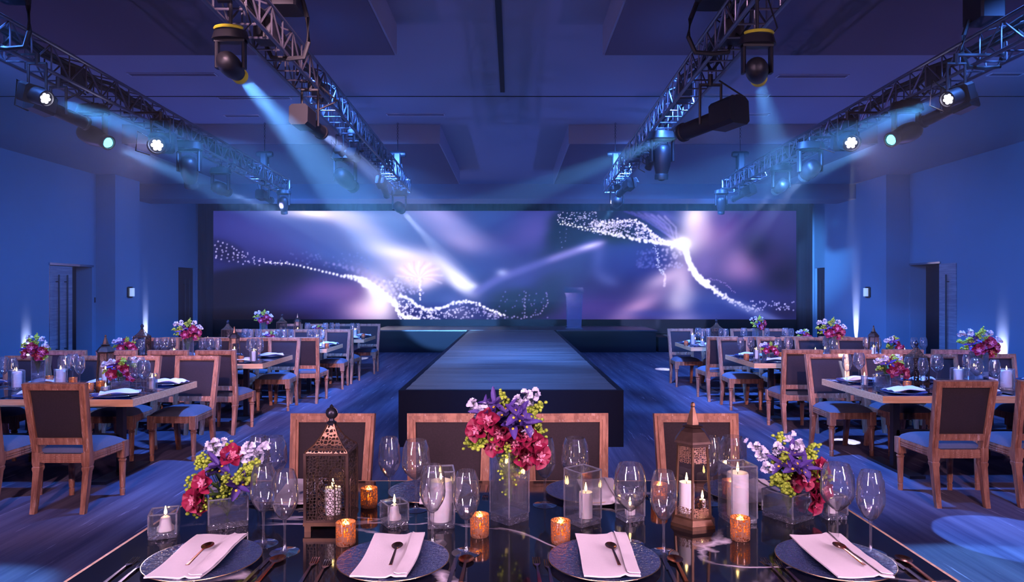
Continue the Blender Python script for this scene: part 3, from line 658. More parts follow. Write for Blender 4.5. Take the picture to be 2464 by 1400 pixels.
def moving_head(src, tgt, lab, s=1.0, ring='yellow', lens='lens_cyan', base_up=True, on_=None, clampz=3.27):
    """src = centre of the lens; base hangs above"""
    src, tgt = Vector(src), Vector(tgt); dv = (tgt-src).normalized()
    src.z -= max(0, src.z-dv.z*.20*s+.275*s-3.25)
    piv = src - dv*.20*s; base = Vector((piv.x, piv.y, piv.z+.24*s))
    t = thing('moving_head_light', lab, 'stage light', base, group='moving head lights')
    T = Matrix.Translation
    MB().prism([(.15*s*math.cos(a)*(1.0 if abs(math.cos(a)) > .3 else .9), .10*s*math.sin(a)) for a in [2*PI*i/16 for i in range(16)]], -.035*s, .035*s, None, 0, .86).build('base_box', M['black'], t)
    if ring == 'yellow':
        MB().tube([(.115*s*math.cos(a), .085*s*math.sin(a)-.01, .046*s-.02*s*math.cos(a*2)*0) for a in [PI*1.1+PI*.8*i/12 for i in range(13)]], .013*s, 6).build('yellow_trim', M['yellow'], t)
    mb = MB(); mb.bar((0, 0, .03*s), (0, 0, max(.06, clampz-base.z)), .014*s, 8); mb.bar((-.05*s, 0, .05*s), (.05*s, 0, .05*s), .012*s, 6)
    mb.tube([(.1*s, 0, .03*s), (.16*s, 0, .1*s), (.1*s, .02, clampz-base.z)], .005, 5)
    arm(mb, base.x, base.y, max(.06, clampz-base.z)).build('clamp', M['black'], t)
    MB().box(-.12*s, -.095*s, -.035*s, .035*s, -.26*s, -.03*s, b=.008).box(.095*s, .12*s, -.035*s, .035*s, -.26*s, -.03*s, b=.008).box(-.12*s, .12*s, -.035*s, .035*s, -.055*s, -.03*s).build('yoke', M['black'], t, False)
    R = T(piv-base)@aim(src, tgt)
    MB().lathe([(.001, .155*s), (.035*s, .15*s), (.062*s, .135*s), (.080*s, .10*s), (.087*s, .05*s), (.088*s, 0), (.082*s, -.06*s), (.060*s, -.15*s)], 18, R).build('head', M['black'], t)
    MB().lathe([(.060*s, -.14*s), (.067*s, -.15*s), (.067*s, -.20*s), (.055*s, -.20*s), (.050*s, -.16*s)], 18, R).build('front_ring', M['yellow' if ring == 'yellow' else 'black'], t)
    MB().lathe([(.001, -.216*s), (.022*s, -.212*s), (.036*s, -.203*s), (.046*s, -.186*s)], 16, R).build('lens', M[lens if on_ else 'black'], t)
    if on_: beam(t, src, tgt, *on_)
    return t
def profile_spot(src, tgt, lab, s=1.0, on_=None, clampz=3.27, lens='lens_soft'):
    src, tgt = Vector(src), Vector(tgt); dv = (tgt-src).normalized(); mid = src-dv*.22*s
    t = thing('profile_spotlight', lab, 'stage light', mid, group='tube shaped profile spotlights')
    R = aim(src, tgt)
    MB().lathe([(.001, .10*s), (.045*s, .10*s), (.05*s, .09*s), (.05*s, -.21*s), (.056*s, -.215*s), (.056*s, -.235*s), (.046*s, -.235*s), (.044*s, -.20*s)], 18, R).build('barrel', M['black'], t)
    MB().box(-.07*s, .07*s, -.07*s, .08*s, .06*s, .22*s, R, b=.02*s).build('lamp_house', M['black'], t, False)
    MB().lathe([(.001, -.250*s), (.024*s, -.246*s), (.038*s, -.236*s), (.044*s, -.22*s)], 16, R).build('lens', M[lens if on_ else 'black'], t)
    up = clampz-mid.z
    arm(MB(), mid.x, mid.y, up+.03).bar((-.06*s, 0, -.02), (-.06*s, 0, up-.04), .010, 6).bar((.06*s, 0, -.02), (.06*s, 0, up-.04), .010, 6).bar((-.065*s, 0, up-.04), (.065*s, 0, up-.04), .012, 6).bar((0, 0, up-.05), (0, 0, up+.04), .018, 6).build('yoke', M['black'], t)
    MB().tube([(.04, .02, .1*s), (.16*s, .03, .16*s), (.2*s, .02, up*.6), (.07, .02, up)], .007, 5).build('power_cable', M['blackrub'], t)
    if on_: beam(t, src, tgt, *on_)
    return t
def par_can(src, tgt, lab, s=1.0, on_=None, clampz=3.27, leds=True):
    src, tgt = Vector(src), Vector(tgt); dv = (tgt-src).normalized(); mid = src-dv*.12*s
    t = thing('led_par_light', lab, 'stage light', mid, group='LED par lights'); R = aim(src, tgt)
    MB().lathe([(.001, .10*s), (.06*s, .10*s), (.075*s, .04*s), (.075*s, -.12*s), (.062*s, -.12*s), (.06*s, -.10*s)], 18, R).build('can', M['black'], t)
    MB().box(-.10*s, .10*s, -.085*s, .085*s, .03*s, .12*s, R, b=.02*s).build('ballast_box', M['black'], t, False)
    if on_:
        mb = MB()
        for x, y in [(0, 0)]+[(.032*math.cos(a), .032*math.sin(a)) for a in [PI/3*i for i in range(6)]]:
            mb.lathe([(.001, -.108*s), (.012*s, -.108*s), (.015*s, -.10*s)], 10, R@Matrix.Translation((x*s, y*s, 0)))
        mb.build('led_cluster', M['lens_white'], t); beam(t, src, tgt, *on_)
    up = clampz-mid.z
    arm(MB(), mid.x, mid.y, up+.03).bar((-.08*s, 0, 0), (-.08*s, 0, up-.03), .009, 6).bar((.08*s, 0, 0), (.08*s, 0, up-.03), .009, 6).bar((-.085*s, 0, up-.03), (.085*s, 0, up-.03), .011, 6).bar((0, 0, up-.04), (0, 0, up+.04), .016, 6).build('yoke', M['black'], t)
    MB().tube([(-.08*s, .02, .05), (-.2*s, .02, .12), (-.22*s, .02, -.06), (-.1*s, .02, -.1)], .006, 5).build('power_cable', M['blackrub'], t)
    return t
P = px
# the two big yellow-ringed heads
moving_head(P(578, 184, 3.95), (-1.9, 20.7, 1.15), 'big black moving head light with yellow trim, tilted, throwing a wide blue beam', .70, on_=(2900, 11, CY, .25))
moving_head(P(1826, 190, 3.9), (8.9, 20.95, 2.4), 'big black moving head light with yellow trim, upright over the second right-side table', .70, on_=(1100, 11, CY, 1))
# profile spots on the inner trusses
profile_spot(P(772, 318, 5.6), (-.2, 20.7, 2.1), 'long black tube spotlight under the inner truss, pointing down toward the screen', 1.05, on_=(2600, 7, (.28, .45, 1), .3))
profile_spot(P(1646, 318, 5.5), (-6.5, 20.7, 1.9), 'long black tube spotlight with boxy lamp house, pointing across to the far screen', 1.35, on_=(1900, 7.5, (.12, .42, 1), .3))
# outer left-side truss
par_can(P(113, 238, 4.75), px(700, 440, 4.2), 'boxy LED par light with pale dotted lens in the top corner under the outer truss', .78, on_=(520, 11, (.08, .36, 1), .4))
profile_spot(P(205, 296, 5.5), (-2.4, 8, 2.5), 'short dark tube spotlight hanging unlit beside the boxy pale LED light', 1.0)
moving_head(P(262, 338, 5.85), px(640, 512, 5.4), 'black moving head light with cyan lens under the outer left-side truss', .95, ring='none', on_=(430, 9, CY, .3))
par_can(P(376, 350, 6.2), (-2.6, 3.0, 1.9), 'round LED par light glaring white toward the room below the outer left-side truss', 1.1, on_=(12, 40, (.7, .6, 1), .6), clampz=3.27)
moving_head(P(460, 432, 7.5), (-3.7, 8.1, 2.0), 'unlit black moving head light hanging behind the glaring white lamp', 1.05, ring='none')
moving_head(P(549, 462, 8.9), (-2.5, 20.5, 2.0), 'small moving head light with teal lens pointing at the end of the screen', .95, ring='none', on_=(1600, 7, (.25, .45, 1), .3))
profile_spot(P(652, 482, 10.4), (-3.2, 20.5, 2.2), 'small pale-lit tube spotlight near the stage end of the outer left-side truss', .95, on_=(500, 5, (.45, .4, 1), .3), lens='lens_white')
moving_head(P(684, 478, 10.9), (-3.75, 11.5, 1.5), 'unlit moving head light at the very end of the outer left-side truss', .8, ring='none')
# inner left-side truss, stage end
moving_head(P(850, 392, 8.1), (-1.4, 10, 2.2), 'dark moving head light on the inner truss just past the long tube spotlight', 1.1, ring='none')
par_can(P(860, 383, 7.3), (-.9, 9.5, 2.0), 'small white-lit LED par light inside the beam below the inner truss', .6, on_=(6, 20, (.7, .65, 1), .5))
par_can(P(824, 371, 7.0), (-1.0, 9.5, 2.0), 'tiny white-lit LED par light nearest the long tube spotlight', .45, on_=(4, 20, (.7, .65, 1), .5))
profile_spot(P(931, 470, 9.9), (-1.6, 12, 2.0), 'dark tube spotlight half hidden in the streaming beam', .9)
moving_head(P(967, 506, 10.9), (-1.25, 20.6, 1.75), 'small moving head light with bright cyan lens shooting a streak onto the screen', .95, ring='none', on_=(4000, 4.6, (.55, .65, 1), .3), lens='lens_cyan')
# inner right-side truss, stage end
moving_head(P(1592, 330, 6.9), (1.5, 7.0, 2.0), 'dark moving head light above the across-pointing tube spotlight beam', 1.0, ring='none')
par_can(P(1567, 388, 7.9), (.6, 9.5, 2.0), 'small LED par light showing a bright slanted lens below the inner right-side truss', .62, on_=(6, 20, (.7, .65, 1), .5))
par_can(P(1596, 373, 7.5), (.9, 9.5, 2.2), 'small LED par light with a tiny bright lens next to the slanted one', .55, on_=(4, 20, (.7, .65, 1), .5))
par_can(P(1560, 405, 8.2), (1.2, 10, 1.5), 'small unlit par light under the slanted bright lens', .6)
profile_spot(P(1490, 466, 10.0), (.9, 12.5, 2.5), 'boxy lit tube spotlight at the stage end of the inner right-side truss', 1.0, on_=(30, 12, (.7, .6, 1), .5), lens='lens_white')
moving_head(P(1478, 491, 10.6), (.7, 20.6, 0.9), 'small moving head light with cyan lens hanging before the particle waves', .9, ring='none', on_=(350, 8, CY, .4))
# outer right-side truss
par_can(P(2278, 240, 4.75), px(1760, 432, 4.2), 'boxy LED par light with pale dotted lens at the far side under the outer truss', .78, on_=(520, 11, (.08, .36, 1), .4))
profile_spot(P(2225, 292, 5.5), (2.2, 8, 2.4), 'short dark tube spotlight hanging unlit under the outer right-side truss', .9)
moving_head(P(2142, 336, 5.75), px(1790, 484, 5.3), 'black moving head light with cyan lens under the outer right-side truss', .95, ring='none', on_=(430, 9, CY, .3))
par_can(P(2050, 344, 6.2), (2.6, 3.0, 1.9), 'round LED par light glaring white below the outer right-side truss', 1.1, on_=(12, 40, (.7, .6, 1), .6))
moving_head(P(1936, 424, 7.4), (5.1, 20.5, .9), 'dark moving head light hanging inside the crossing blue beams', 1.05, ring='none', on_=(700, 7, (.35, .5, 1), .3), lens='lens_soft')
moving_head(P(1867, 459, 8.9), (3.9, 20.5, .8), 'moving head light with teal lens throwing two pale streaks over the screen edge', .95, ring='none', on_=(700, 6, (.4, .5, 1), .3))
profile_spot(P(1765, 478, 10.4), (2.2, 13, 2.4), 'small unlit tube spotlight near the stage end of the outer right-side truss', .95)
moving_head(P(1735, 492, 10.9), (3.5, 11.5, 1.5), 'unlit moving head light at the very end of the outer right-side truss', .8, ring='none')

# theatrical haze filling the upper room
m, nt, N, L, Pn = mat('stage_haze_volume'); N.remove(Pn)
v = N.new('ShaderNodeVolumeScatter'); v.inputs['Color'].default_value = (1, 1, 1, 1); v.inputs['Density'].default_value = .007; v.inputs['Anisotropy'].default_value = .35
L.new(v.outputs[0], N['Material Output'].inputs['Volume'])
hz = MB().box(-5.4, 5.4, 3.5, 20.5, 1.35, 3.42).build('stage_haze', m, smooth=False)
tag(hz, 'thin theatrical haze that makes the light beams visible', 'haze', kind='stuff')

# ------------------------------------------------------------------ chairs
def make_chair():
    t = thing('dining_chair', 'x', 'chair')
    # front is +y, origin on the floor under the seat
    def fluted(x, y, z1):
        mb = MB(); n = 16
        prof = [(.020, 0), (.019, .012), (.021, .05), (.0165, .055), (.0165, .062), (.021, .066), (.026, z1-.10), (.026, z1-.09), (.031, z1-.085), (.031, z1-.075), (.024, z1-.07), (.030, z1-.055)]
        vs = []; 
        for r, z in prof:
            for i in range(n): 
                k = r*(0.9 if i % 2 and .06 < z < z1-.1 else 1); vs.append((k*math.cos(2*PI*i/n), k*math.sin(2*PI*i/n), z))
        fs = [(j*n+i, j*n+(i+1) % n, (j+1)*n+(i+1) % n, (j+1)*n+i) for j in range(len(prof)-1) for i in range(n)]+[tuple(range(n-1, -1, -1))]
        mb.add(vs, fs); mb.box(-.033, .033, -.033, .033, z1-.055, z1+.075, b=.004); mb.lathe([(.001, .035), (.02, .036), (.022, .03)], 12, Matrix.Translation((0, 0, z1+.01))@Matrix.Rotation(PI/2, 4, 'X'))
        return mb.build('leg', M['wood'], t, True, 30, loc=(x, y, 0))
    fluted(-.205, .20, .365); fluted(.205, .20, .365)
    for s in (-1, 1):                                # rear legs, splayed back and square
        mb = MB(); sec = [(.0, -.275, .018), (.06, -.262, .019), (.30, -.225, .024), (.32, -.222, .029), (.335, -.221, .029), (.34, -.22, .026), (.365, -.22, .030), (.445, -.22, .030)]
        vs = []; 
        for z, y, r in sec: vs += [(s*.185-r, y-r, z), (s*.185+r, y-r, z), (s*.185+r, y+r, z), (s*.185-r, y+r, z)]
        fs = [(j*4+i, j*4+(i+1) % 4, (j+1)*4+(i+1) % 4, (j+1)*4+i) for j in range(len(sec)-1) for i in range(4)]+[(3, 2, 1, 0), tuple(len(sec)*4-4+i for i in range(4))]
        mb.add(vs, fs); mb.build('leg', M['wood'], t, True, 30)
    # apron with two reeded lines
    mb = MB()
    for (x0, x1, y0, y1) in ((-.175, .175, .205, .225), (-.16, .16, -.245, -.225)):
        mb.box(x0, x1, y0, y1, .370, .435); sy = 1 if y0 > 0 else -1; yy = y1 if sy > 0 else y0
        for z in (.383, .400, .417): mb.box(x0, x1, min(yy, yy+.004*sy), max(yy, yy+.004*sy), z-.005, z+.005)
    for s in (-1, 1):
        q = Matrix(((1, .0476*s, 0, s*.203), (0, 1, 0, 0), (0, 0, 1, 0), (0, 0, 0, 1)))
        mb.box(-.012, .012, -.20, .17, .370, .435, q)
        for z in (.383, .400, .417): mb.box(min(0, .016*s), max(0, .016*s), -.20, .17, z-.005, z+.005, q)
    mb.build('seat_frame', M['wood'], t, False)
    # domed upholstered seat
    def seat(u, v):
        x = (u-.5)*2; y = (v-.5)*2; wd = .205+.022*(v)
        e = max(abs(x), abs(y)); return (x*wd*(1-.03*abs(y)**6), -.215+.445*v, .437+.052*(1-abs(x)**5)*(1-abs(y)**5)+(.012 if e < .99 else 0))
    MB().grid(seat, 16, 16).box(-.205, .205, -.2, .215, .425, .44).build('seat', M['seat'], t, True, 60)
    # raked backrest
    th = .165; R = Matrix.Translation((0, -.222, .44))@Matrix.Rotation(th, 4, 'X')
    hb = .54; w0, w1 = .215, .232
    def W(z): return w0+(w1-w0)*z/hb
    fr = MB()
    def quadbar(p4, y0, y1, mi=0):
        fr.add([(x, y0, z) for x, z in p4]+[(x, y1, z) for x, z in p4], [(0,1,2,3),(7,6,5,4),(0,4,5,1),(1,5,6,2),(2,6,7,3),(3,7,4,0)], R)
    for s in (-1, 1):
        quadbar([(s*W(-.02), -.02), (s*(W(-.02)-.048), -.02), (s*(W(hb)-.048), hb-.048), (s*W(hb), hb)][::s], -.024, .020)
        quadbar([(s*(W(0)-.016), .02), (s*(W(0)-.034), .02), (s*(W(hb)-.034), hb-.03), (s*(W(hb)-.016), hb-.014)][::s], -.030, -.022)
        quadbar([(s*(W(0)-.016), .02), (s*(W(0)-.034), .02), (s*(W(hb)-.034), hb-.03), (s*(W(hb)-.016), hb-.014)][::s], .018, .027)
    quadbar([(-W(hb), hb), (-(W(hb)-.048), hb-.048), ((W(hb)-.048), hb-.048), (W(hb), hb)][::-1], -.024, .020)
    quadbar([(-(W(hb)-.014), hb-.014), (-(W(hb)-.034), hb-.034), ((W(hb)-.034), hb-.034), (W(hb)-.014, hb-.014)][::-1], -.030, .027)
    quadbar([(-W(.075)+.04, .072), (W(.075)-.04, .072), (W(.12)-.04, .122), (-W(.12)+.04, .122)], -.024, .020)
    fr.build('back_frame', M['wood'], t, False)
    def pad(sgn):
        def f(u, v):
            z = .118+v*(hb-.165); x = (u-.5)*2*(W(z)-.046); b = (1-abs(2*u-1)**6)*(1-abs(2*v-1)**6)
            return (x, sgn*(.008+.014*b), z)
        return f
    MB().grid(pad(1), 10, 10, R).grid(lambda u, v: pad(-1)(1-u, v), 10, 10, R).build('back_panel', M['linen_back'], t, True, 70)
    return t
chair0 = make_chair(); used = [False]
def place_chair(x, y, facing, lab, group):
    """x, y = position of the back legs' line; facing +1 looks away from the camera, -1 toward it"""
    rz = (0 if facing > 0 else PI)+random.uniform(-.04, .04); loc = (x, y+.25*facing, 0)
    if not used[0]:
        used[0] = True; c = chair0; c.location = loc; c.rotation_euler = (0, 0, rz); c['label'] = lab; c['group'] = group; return c
    return dup(chair0, loc, rz, lab, group)
random.seed(11)
TN = {'N': 'the black marble table', 'L1': 'the front left-side table', 'L2': 'the second left-side table', 'L3': 'the third left-side table', 'L4': 'the last left-side table',
      'R1': 'the front right-side table', 'R2': 'the second right-side table', 'R3': 'the last right-side table'}
SH_ = {k: v.replace('the ', '') for k, v in TN.items()}
rows = {  # table: (near row y, xs), (far row y, xs)
 'N': ((None, []), (3.72, [-.99, -.345, .31, 1.015])),
 'L1': ((5.08, [-3.36, -4.03]), (7.08, [-3.29, -3.90, -4.47, -5.05])),
 'L2': ((7.85, [-3.37, -3.92, -4.50, -5.10]), (9.84, [-3.29, -3.87, -4.46, -5.04])),
 'L3': ((10.02, [-3.05, -3.65, -4.25, -4.85]), (11.90, [-3.05, -3.62, -4.19, -4.76])),
 'L4': ((12.15, [-3.03, -3.60, -4.17, -4.74]), (14.0, [-2.94, -3.47, -4.01, -4.54])),
 'R1': ((5.22, [3.43, 4.07]), (7.28, [3.39, 3.98, 4.56, 5.18])),
 'R2': ((7.95, [3.36, 3.92, 4.52, 5.10]), (9.9, [3.23, 3.80, 4.36, 4.94])),
 'R3': ((10.2, [3.11, 3.66, 4.24, 4.80]), (12.2, [3.03, 3.60, 4.16, 4.72]))}
for k, ((yn, xn), (yf, xf)) in rows.items():
    for i, x in enumerate(xn):
        place_chair(x, yn, 1, f'upholstered wooden dining chair seen from behind, {ORD[i]} from the aisle at {SH_[k]}', f'dining chairs around {TN[k]}')
    for i, x in enumerate(xf):
        if k == 'N': lab = 'upholstered wooden chair across the marble table, ' + ['behind the dark pierced lantern', 'behind the flowers in the tall vase', 'behind the water-filled vase with low candle', 'behind the bronze glass-sided lantern'][i]
        else: lab = f'upholstered wooden dining chair facing the camera, {ORD[i]} from the aisle at {SH_[k]}'
        place_chair(x, yf, -1, lab, f'dining chairs around {TN[k]}')

# ------------------------------------------------------------------ tables
def table(key, x0, x1, y0, y1, lab, top=None):
    t = thing('dining_table', lab, 'table', ((x0+x1)/2, (y0+y1)/2, 0), group='long rectangular dining tables')
    a, b = (x1-x0)/2, (y1-y0)/2
    MB().box(-a+.012, a-.012, -b+.012, b-.012, .705, .76).build('tabletop', M['marble'], t, False)
    MB().box(-a, a, -b, -b+.012, .70, .7595).box(-a, a, b-.012, b, .70, .7595).box(-a, -a+.012, -b+.012, b-.012, .70, .7595).box(a-.012, a, -b+.012, b-.012, .70, .7595).build('edge_band', M['table_wood'], t, False)
    for s in (-1, 1):
        MB().box(s*(a-.42)-.03, s*(a-.42)+.03, -.03, .03, .02, .66).box(s*(a-.42)-.06, s*(a-.42)+.06, -.38, .38, .66, .70).box(s*(a-.42)-.07, s*(a-.42)+.07, -.36, .36, 0, .025).build('pedestal', M['dark_wood'], t, False)
    MB().box(-a+.42, a-.42, -.03, .03, .30, .36).build('stretcher', M['dark_wood'], t, False)
    return t
TB = {'N': (-1.375, 1.375, 2.02, 3.21), 'L1': (-5.5, -3.11, 5.6, 6.74), 'L2': (-5.45, -3.05, 8.35, 9.49), 'L3': (-5.25, -2.85, 10.5, 11.5), 'L4': (-5.1, -2.72, 12.55, 13.6),
      'R1': (3.14, 5.6, 5.78, 6.92), 'R2': (2.98, 5.4, 8.4, 9.54), 'R3': (2.83, 5.2, 10.8, 11.85)}
TL = {'N': 'black veined marble dining table with wooden edge, laid for dinner closest to the camera',
      'L1': 'dark topped dining table with oak edge, front one of the left-side row', 'L2': 'dark topped dining table with oak edge, second in the left-side row',
      'L3': 'dark topped dining table with oak edge, third in the left-side row', 'L4': 'dark topped dining table with oak edge, last before the stage in the left-side row',
      'R1': 'dark topped dining table with oak edge, front one of the right-side row', 'R2': 'dark topped dining table with oak edge, second in the right-side row',
      'R3': 'dark topped dining table with oak edge, last before the stage in the right-side row'}
for k in TB: table(k, *TB[k], TL[k])

# ------------------------------------------------------------------ tableware builders
def glass_prof(h, rb, rr, rf, zb):
    """outer then inner wall of the bowl"""
    o = [(.006, zb), (.020, zb+.010), (rb*.78, zb+.035), (rb*.97, zb+.058), (rb, zb+.075), (rb*.97, zb+.095), ((rb+rr)/2+.004, zb+(h-zb)*.80), (rr, h)]
    return o+[(r-.0012, z+.0008) for r, z in reversed(o[1:])]+[(.001, zb+.006)]
def make_glass(big, parts=True):
    h, rb, rr, rf = (.283, .058, .040, .050) if big else (.279, .0455, .031, .050)
    zb = .118 if big else .112
    lab = 'x'; bowl = MB().lathe(glass_prof(h, rb, rr, rf, zb), 28)
    stem = MB().lathe([(.014, .006), (.006, .018), (.0042, .04), (.0042, .085), (.0065, zb)], 12)
    foot = MB().lathe([(.001, 0), (rf, 0), (rf, .0015), (rf*.6, .004), (.014, .0065), (.001, .007)], 28)
    if parts:
        t = thing('wine_glass', lab, 'glass'); bowl.build('bowl', M['glass'], t); stem.build('stem', M['glass'], t); foot.build('foot', M['glass'], t); return t
    bowl.add(stem.v, stem.f).add(foot.v, foot.f); return tag(bowl.build('wine_glass', M['glass']), lab, 'glass')
G = {('b', 1): make_glass(True), ('s', 1): make_glass(False), ('b', 0): make_glass(True, False), ('s', 0): make_glass(False, False)}
first = {}
def inst(key, proto, loc, rz, lab, group, scale=None):
    if key not in first:
        first[key] = 1; proto.location = loc; proto.rotation_euler = (0, 0, rz); proto['label'] = lab
        if group: proto['group'] = group
        if scale: proto.scale = (scale,)*3
        return proto
    return dup(proto, loc, rz, lab, group, scale)
def glass(kind, parts, loc, lab, group, scale=None):
    return inst((kind, parts, 'g'), G[(kind, parts)], loc, random.uniform(0, 6), lab, group, scale)

def flame(par, z, s=1.0):
    MB().lathe([(.0005, 0), (.0045*s, .006*s), (.0052*s, .012*s), (.003*s, .022*s), (.0005, .034*s)], 10, Matrix.Translation((0, 0, z+.008*s))).build('flame', M['flame'], par)
    return MB().bar((0, 0, z-.004), (0, 0, z+.012*s), .0012, 5).build('wick', M['wick'], par)
def candle(loc, r, h, lab, group=None, melt=False, f=1.0):
    t = thing('pillar_candle', lab, 'candle', loc, group=group)
    if melt:
        MB().lathe([(.001, 0), (r*1.4, 0), (r*1.35, .012), (r, .02), (r*.9, h*.7), (r*.75, h*.9), (r*.3, h), (.001, h-.002)], 20).build('wax', M['wax'], t)
    else:
        MB().lathe([(.001, 0), (r*.98, 0), (r, .006), (r, h-.008), (r*.94, h), (r*.6, h-.004), (.001, h-.007)], 24).build('wax', M['wax'], t)
    flame(t, h-.006, f); return t
def square_vase(loc, w_, d_, h, rz, lab, name='glass_candle_vase', cat='vase', group=None, wall=.006, water=0.0, base=.018):
    t = thing(name, lab, cat, loc, rz, group)
    a, b = w_/2, d_/2; mb = MB()
    def ring(a_, b_, z0, z1):
        c = .004; P8 = [(-a_+c, -b_), (a_-c, -b_), (a_, -b_+c), (a_, b_-c), (a_-c, b_), (-a_+c, b_), (-a_, b_-c), (-a_, -b_+c)]
        n = len(P8); mb.add([(x, y, z0) for x, y in P8]+[(x, y, z1) for x, y in P8], [(i, (i+1) % n, n+(i+1) % n, n+i) for i in range(n)])
    ring(a, b, base, h); ring(a-wall, b-wall, base, h)
    for s in (-1, 1): mb.box(-a, a, s*(b-wall/2)-wall/2, s*(b-wall/2)+wall/2, h-.001, h); mb.box(s*(a-wall/2)-wall/2, s*(a-wall/2)+wall/2, -b, b, h-.001, h)
    mb.build('glass_wall', M['vase'], t, False)
    rm = MB()
    for s_ in (-1, 1):
        rm.bar((-a+.003, s_*(b-.003), h), (a-.003, s_*(b-.003), h), .0032, 6).bar((s_*(a-.003), -b+.003, h), (s_*(a-.003), b-.003, h), .0032, 6)
        rm.bar((s_*(a-.003), b-.003, base), (s_*(a-.003), b-.003, h), .0036, 6).bar((s_*(a-.003), -b+.003, base), (s_*(a-.003), -b+.003, h), .0036, 6)
    rm.build('polished_edge', M['edge'], t)
    MB().box(-a+.001, a-.001, -b+.001, b-.001, .001, base, b=.004).build('thick_base', M['block'], t, False)
    if water: MB().box(-a+wall+.001, a-wall-.001, -b+wall+.001, b-wall-.001, base+.001, water).build('water', M['water'], t, False)
    return t
def votive(loc, lab, group, lit=True, s=1.0):
    t = thing('votive_holder', lab, 'candle holder', loc, group=group)
    MB().lathe([(.001, .0), (.031, 0), (.034, .004), (.035, .079), (.033, .079), (.032, .008), (.001, .008)], 24).build('glass_cup', M['mercury'], t)
    MB().lathe([(.001, .009), (.026, .009), (.026, .024), (.001, .022)], 16).build('tealight', M['wax'], t)
    f_ = flame(t, .024, 1.2)
    if lit:
        d = bpy.data.lights.new('tealight_glow', 'POINT'); o = bpy.data.objects.new('tealight_glow', d); COL.objects.link(o); o.parent = t
        o.location = (0, 0, .05); d.energy = .22; d.color = (1, .5, .16); d.shadow_soft_size = .012
    if s != 1: t.scale = (s,)*3
    return t

# ---- lanterns
def lattice_star(mb, R, w_, h, z0, nx, ny, r=.0016):
    for i in range(nx):
        for j in range(ny):
            cx = -w_/2+w_*(i+.5)/nx; cz = z0+h*(j+.5)/ny; a = w_/nx/2
            for k in range(6):
                a0, a1 = PI/3*k+PI/6, PI/3*(k+1)+PI/6
                p = [(cx+a*.95*math.cos(q), 0, cz+a*.95*math.sin(q)) for q in (a0, a1)]; c_ = [(cx+a*.45*math.cos(q), 0, cz+a*.45*math.sin(q)) for q in (a0, a1)]
                mb.bar(p[0], p[1], r, 4, M=R).bar(c_[0], c_[1], r, 4, M=R).bar(p[0], c_[0], r, 4, M=R)
def pierced_lantern(loc, rz, lab, s=1.0, group=None, detail=True):
    """square lantern of punched iron with an onion roof"""
    t = thing('pierced_lantern', lab, 'lantern', loc, rz, group)
    a, h0, h1 = .078, .035, .29
    MB().box(-a-.006, a+.006, -a-.006, a+.006, .022, h0).box(-a-.002, -a+.022, -a-.002, -a+.022, 0, .022).box(a-.022, a+.002, -a-.002, -a+.022, 0, .022).box(-a-.002, -a+.022, a-.022, a+.002, 0, .022).box(a-.022, a+.002, a-.022, a+.002, 0, .022).build('base', M['bronze'], t, False)
    fr = MB()
    for x in (-1, 1):
        for y in (-1, 1): fr.box(x*a-.005, x*a+.005, y*a-.005, y*a+.005, h0, h1)
    for z in (h0+.004, h1-.004):
        for s_ in (-1, 1): fr.box(-a, a, s_*a-.004, s_*a+.004, z-.004, z+.004); fr.box(s_*a-.004, s_*a+.004, -a, a, z-.004, z+.004)
    fr.build('frame', M['iron'], t, False)
    for k in range(4):
        R = Matrix.Rotation(PI/2*k, 4, 'Z')@Matrix.Translation((0, -a, 0))
        # panel with an arched opening left free
        pts = [(-a+.005, h0), (-.032, h0), (-.032, .155)]+[(-.032*math.cos(q), .155+.045*math.sin(q)) for q in [PI*i/10 for i in range(1, 10)]]+[(.032, .155), (.032, h0), (a-.005, h0), (a-.005, h1), (-a+.005, h1)]
        mb = MB(); n = len(pts)
        # split in left, right and top pieces so that faces stay flat and convex
        L_ = [(-a+.005, h0), (-.032, h0), (-.032, h1), (-a+.005, h1)]; R_ = [(.032, h0), (a-.005, h0), (a-.005, h1), (.032, h1)]
        mb.add([(x, 0, z) for x, z in L_], [(0, 1, 2, 3)], R); mb.add([(x, 0, z) for x, z in R_], [(0, 1, 2, 3)], R)
        arc = [(-.032*math.cos(q), .155+.045*math.sin(q)) for q in [PI*i/10 for i in range(0, 11)]]
        for (x0, z0_), (x1, z1_) in zip(arc, arc[1:]): mb.add([(x0, 0, z0_), (x1, 0, z1_), (x1, 0, h1), (x0, 0, h1)], [(0, 1, 2, 3)], R)
        mb.build('pierced_panel', M['pierced'], t, False)
        dm = MB()
        if detail: lattice_star(dm, R@Matrix.Translation((0, -.001, 0)), .062, .145, h0, 2, 5, .0014)
        dm.tube([R@Vector((x, 0, z)) for x, z in [(-.032, h0)]+arc+[(.032, h0)]], .0025, 5)
        dm.build('arched_door', M['iron'], t)
    # onion roof, four-sided
    prof = [(a*1.42, h1), (a*1.38, h1+.006), (a*.98, h1+.024), (a*.64, h1+.048), (a*.40, h1+.072), (a*.22, h1+.095)]
    MB().lathe(prof, 4, None, 0, PI/4).build('roof', M['pierced_roof'], t, False)
    rb = MB()
    for k in range(4):
        q = PI/4+PI/2*k; rb.tube([(r*math.cos(q), r*math.sin(q), z) for r, z in prof], .003, 5)
    rb.build('roof_rib', M['bronze'], t)
    z = h1+.095
    MB().lathe([(.017, z-.004), (.019, z+.006), (.010, z+.012), (.009, z+.02), (.018, z+.028), (.021, z+.042), (.016, z+.054), (.006, z+.060), (.008, z+.066), (.001, z+.074)], 16).build('finial', M['darkbronze'], t)
    MB().tube([(.022*math.cos(q), .003, z+.040+.022*math.sin(q)) for q in [2*PI*i/16 for i in range(17)]], .0022, 6).build('hanging_ring', M['darkbronze'], t)
    if s != 1: t.scale = (s,)*3
    return t
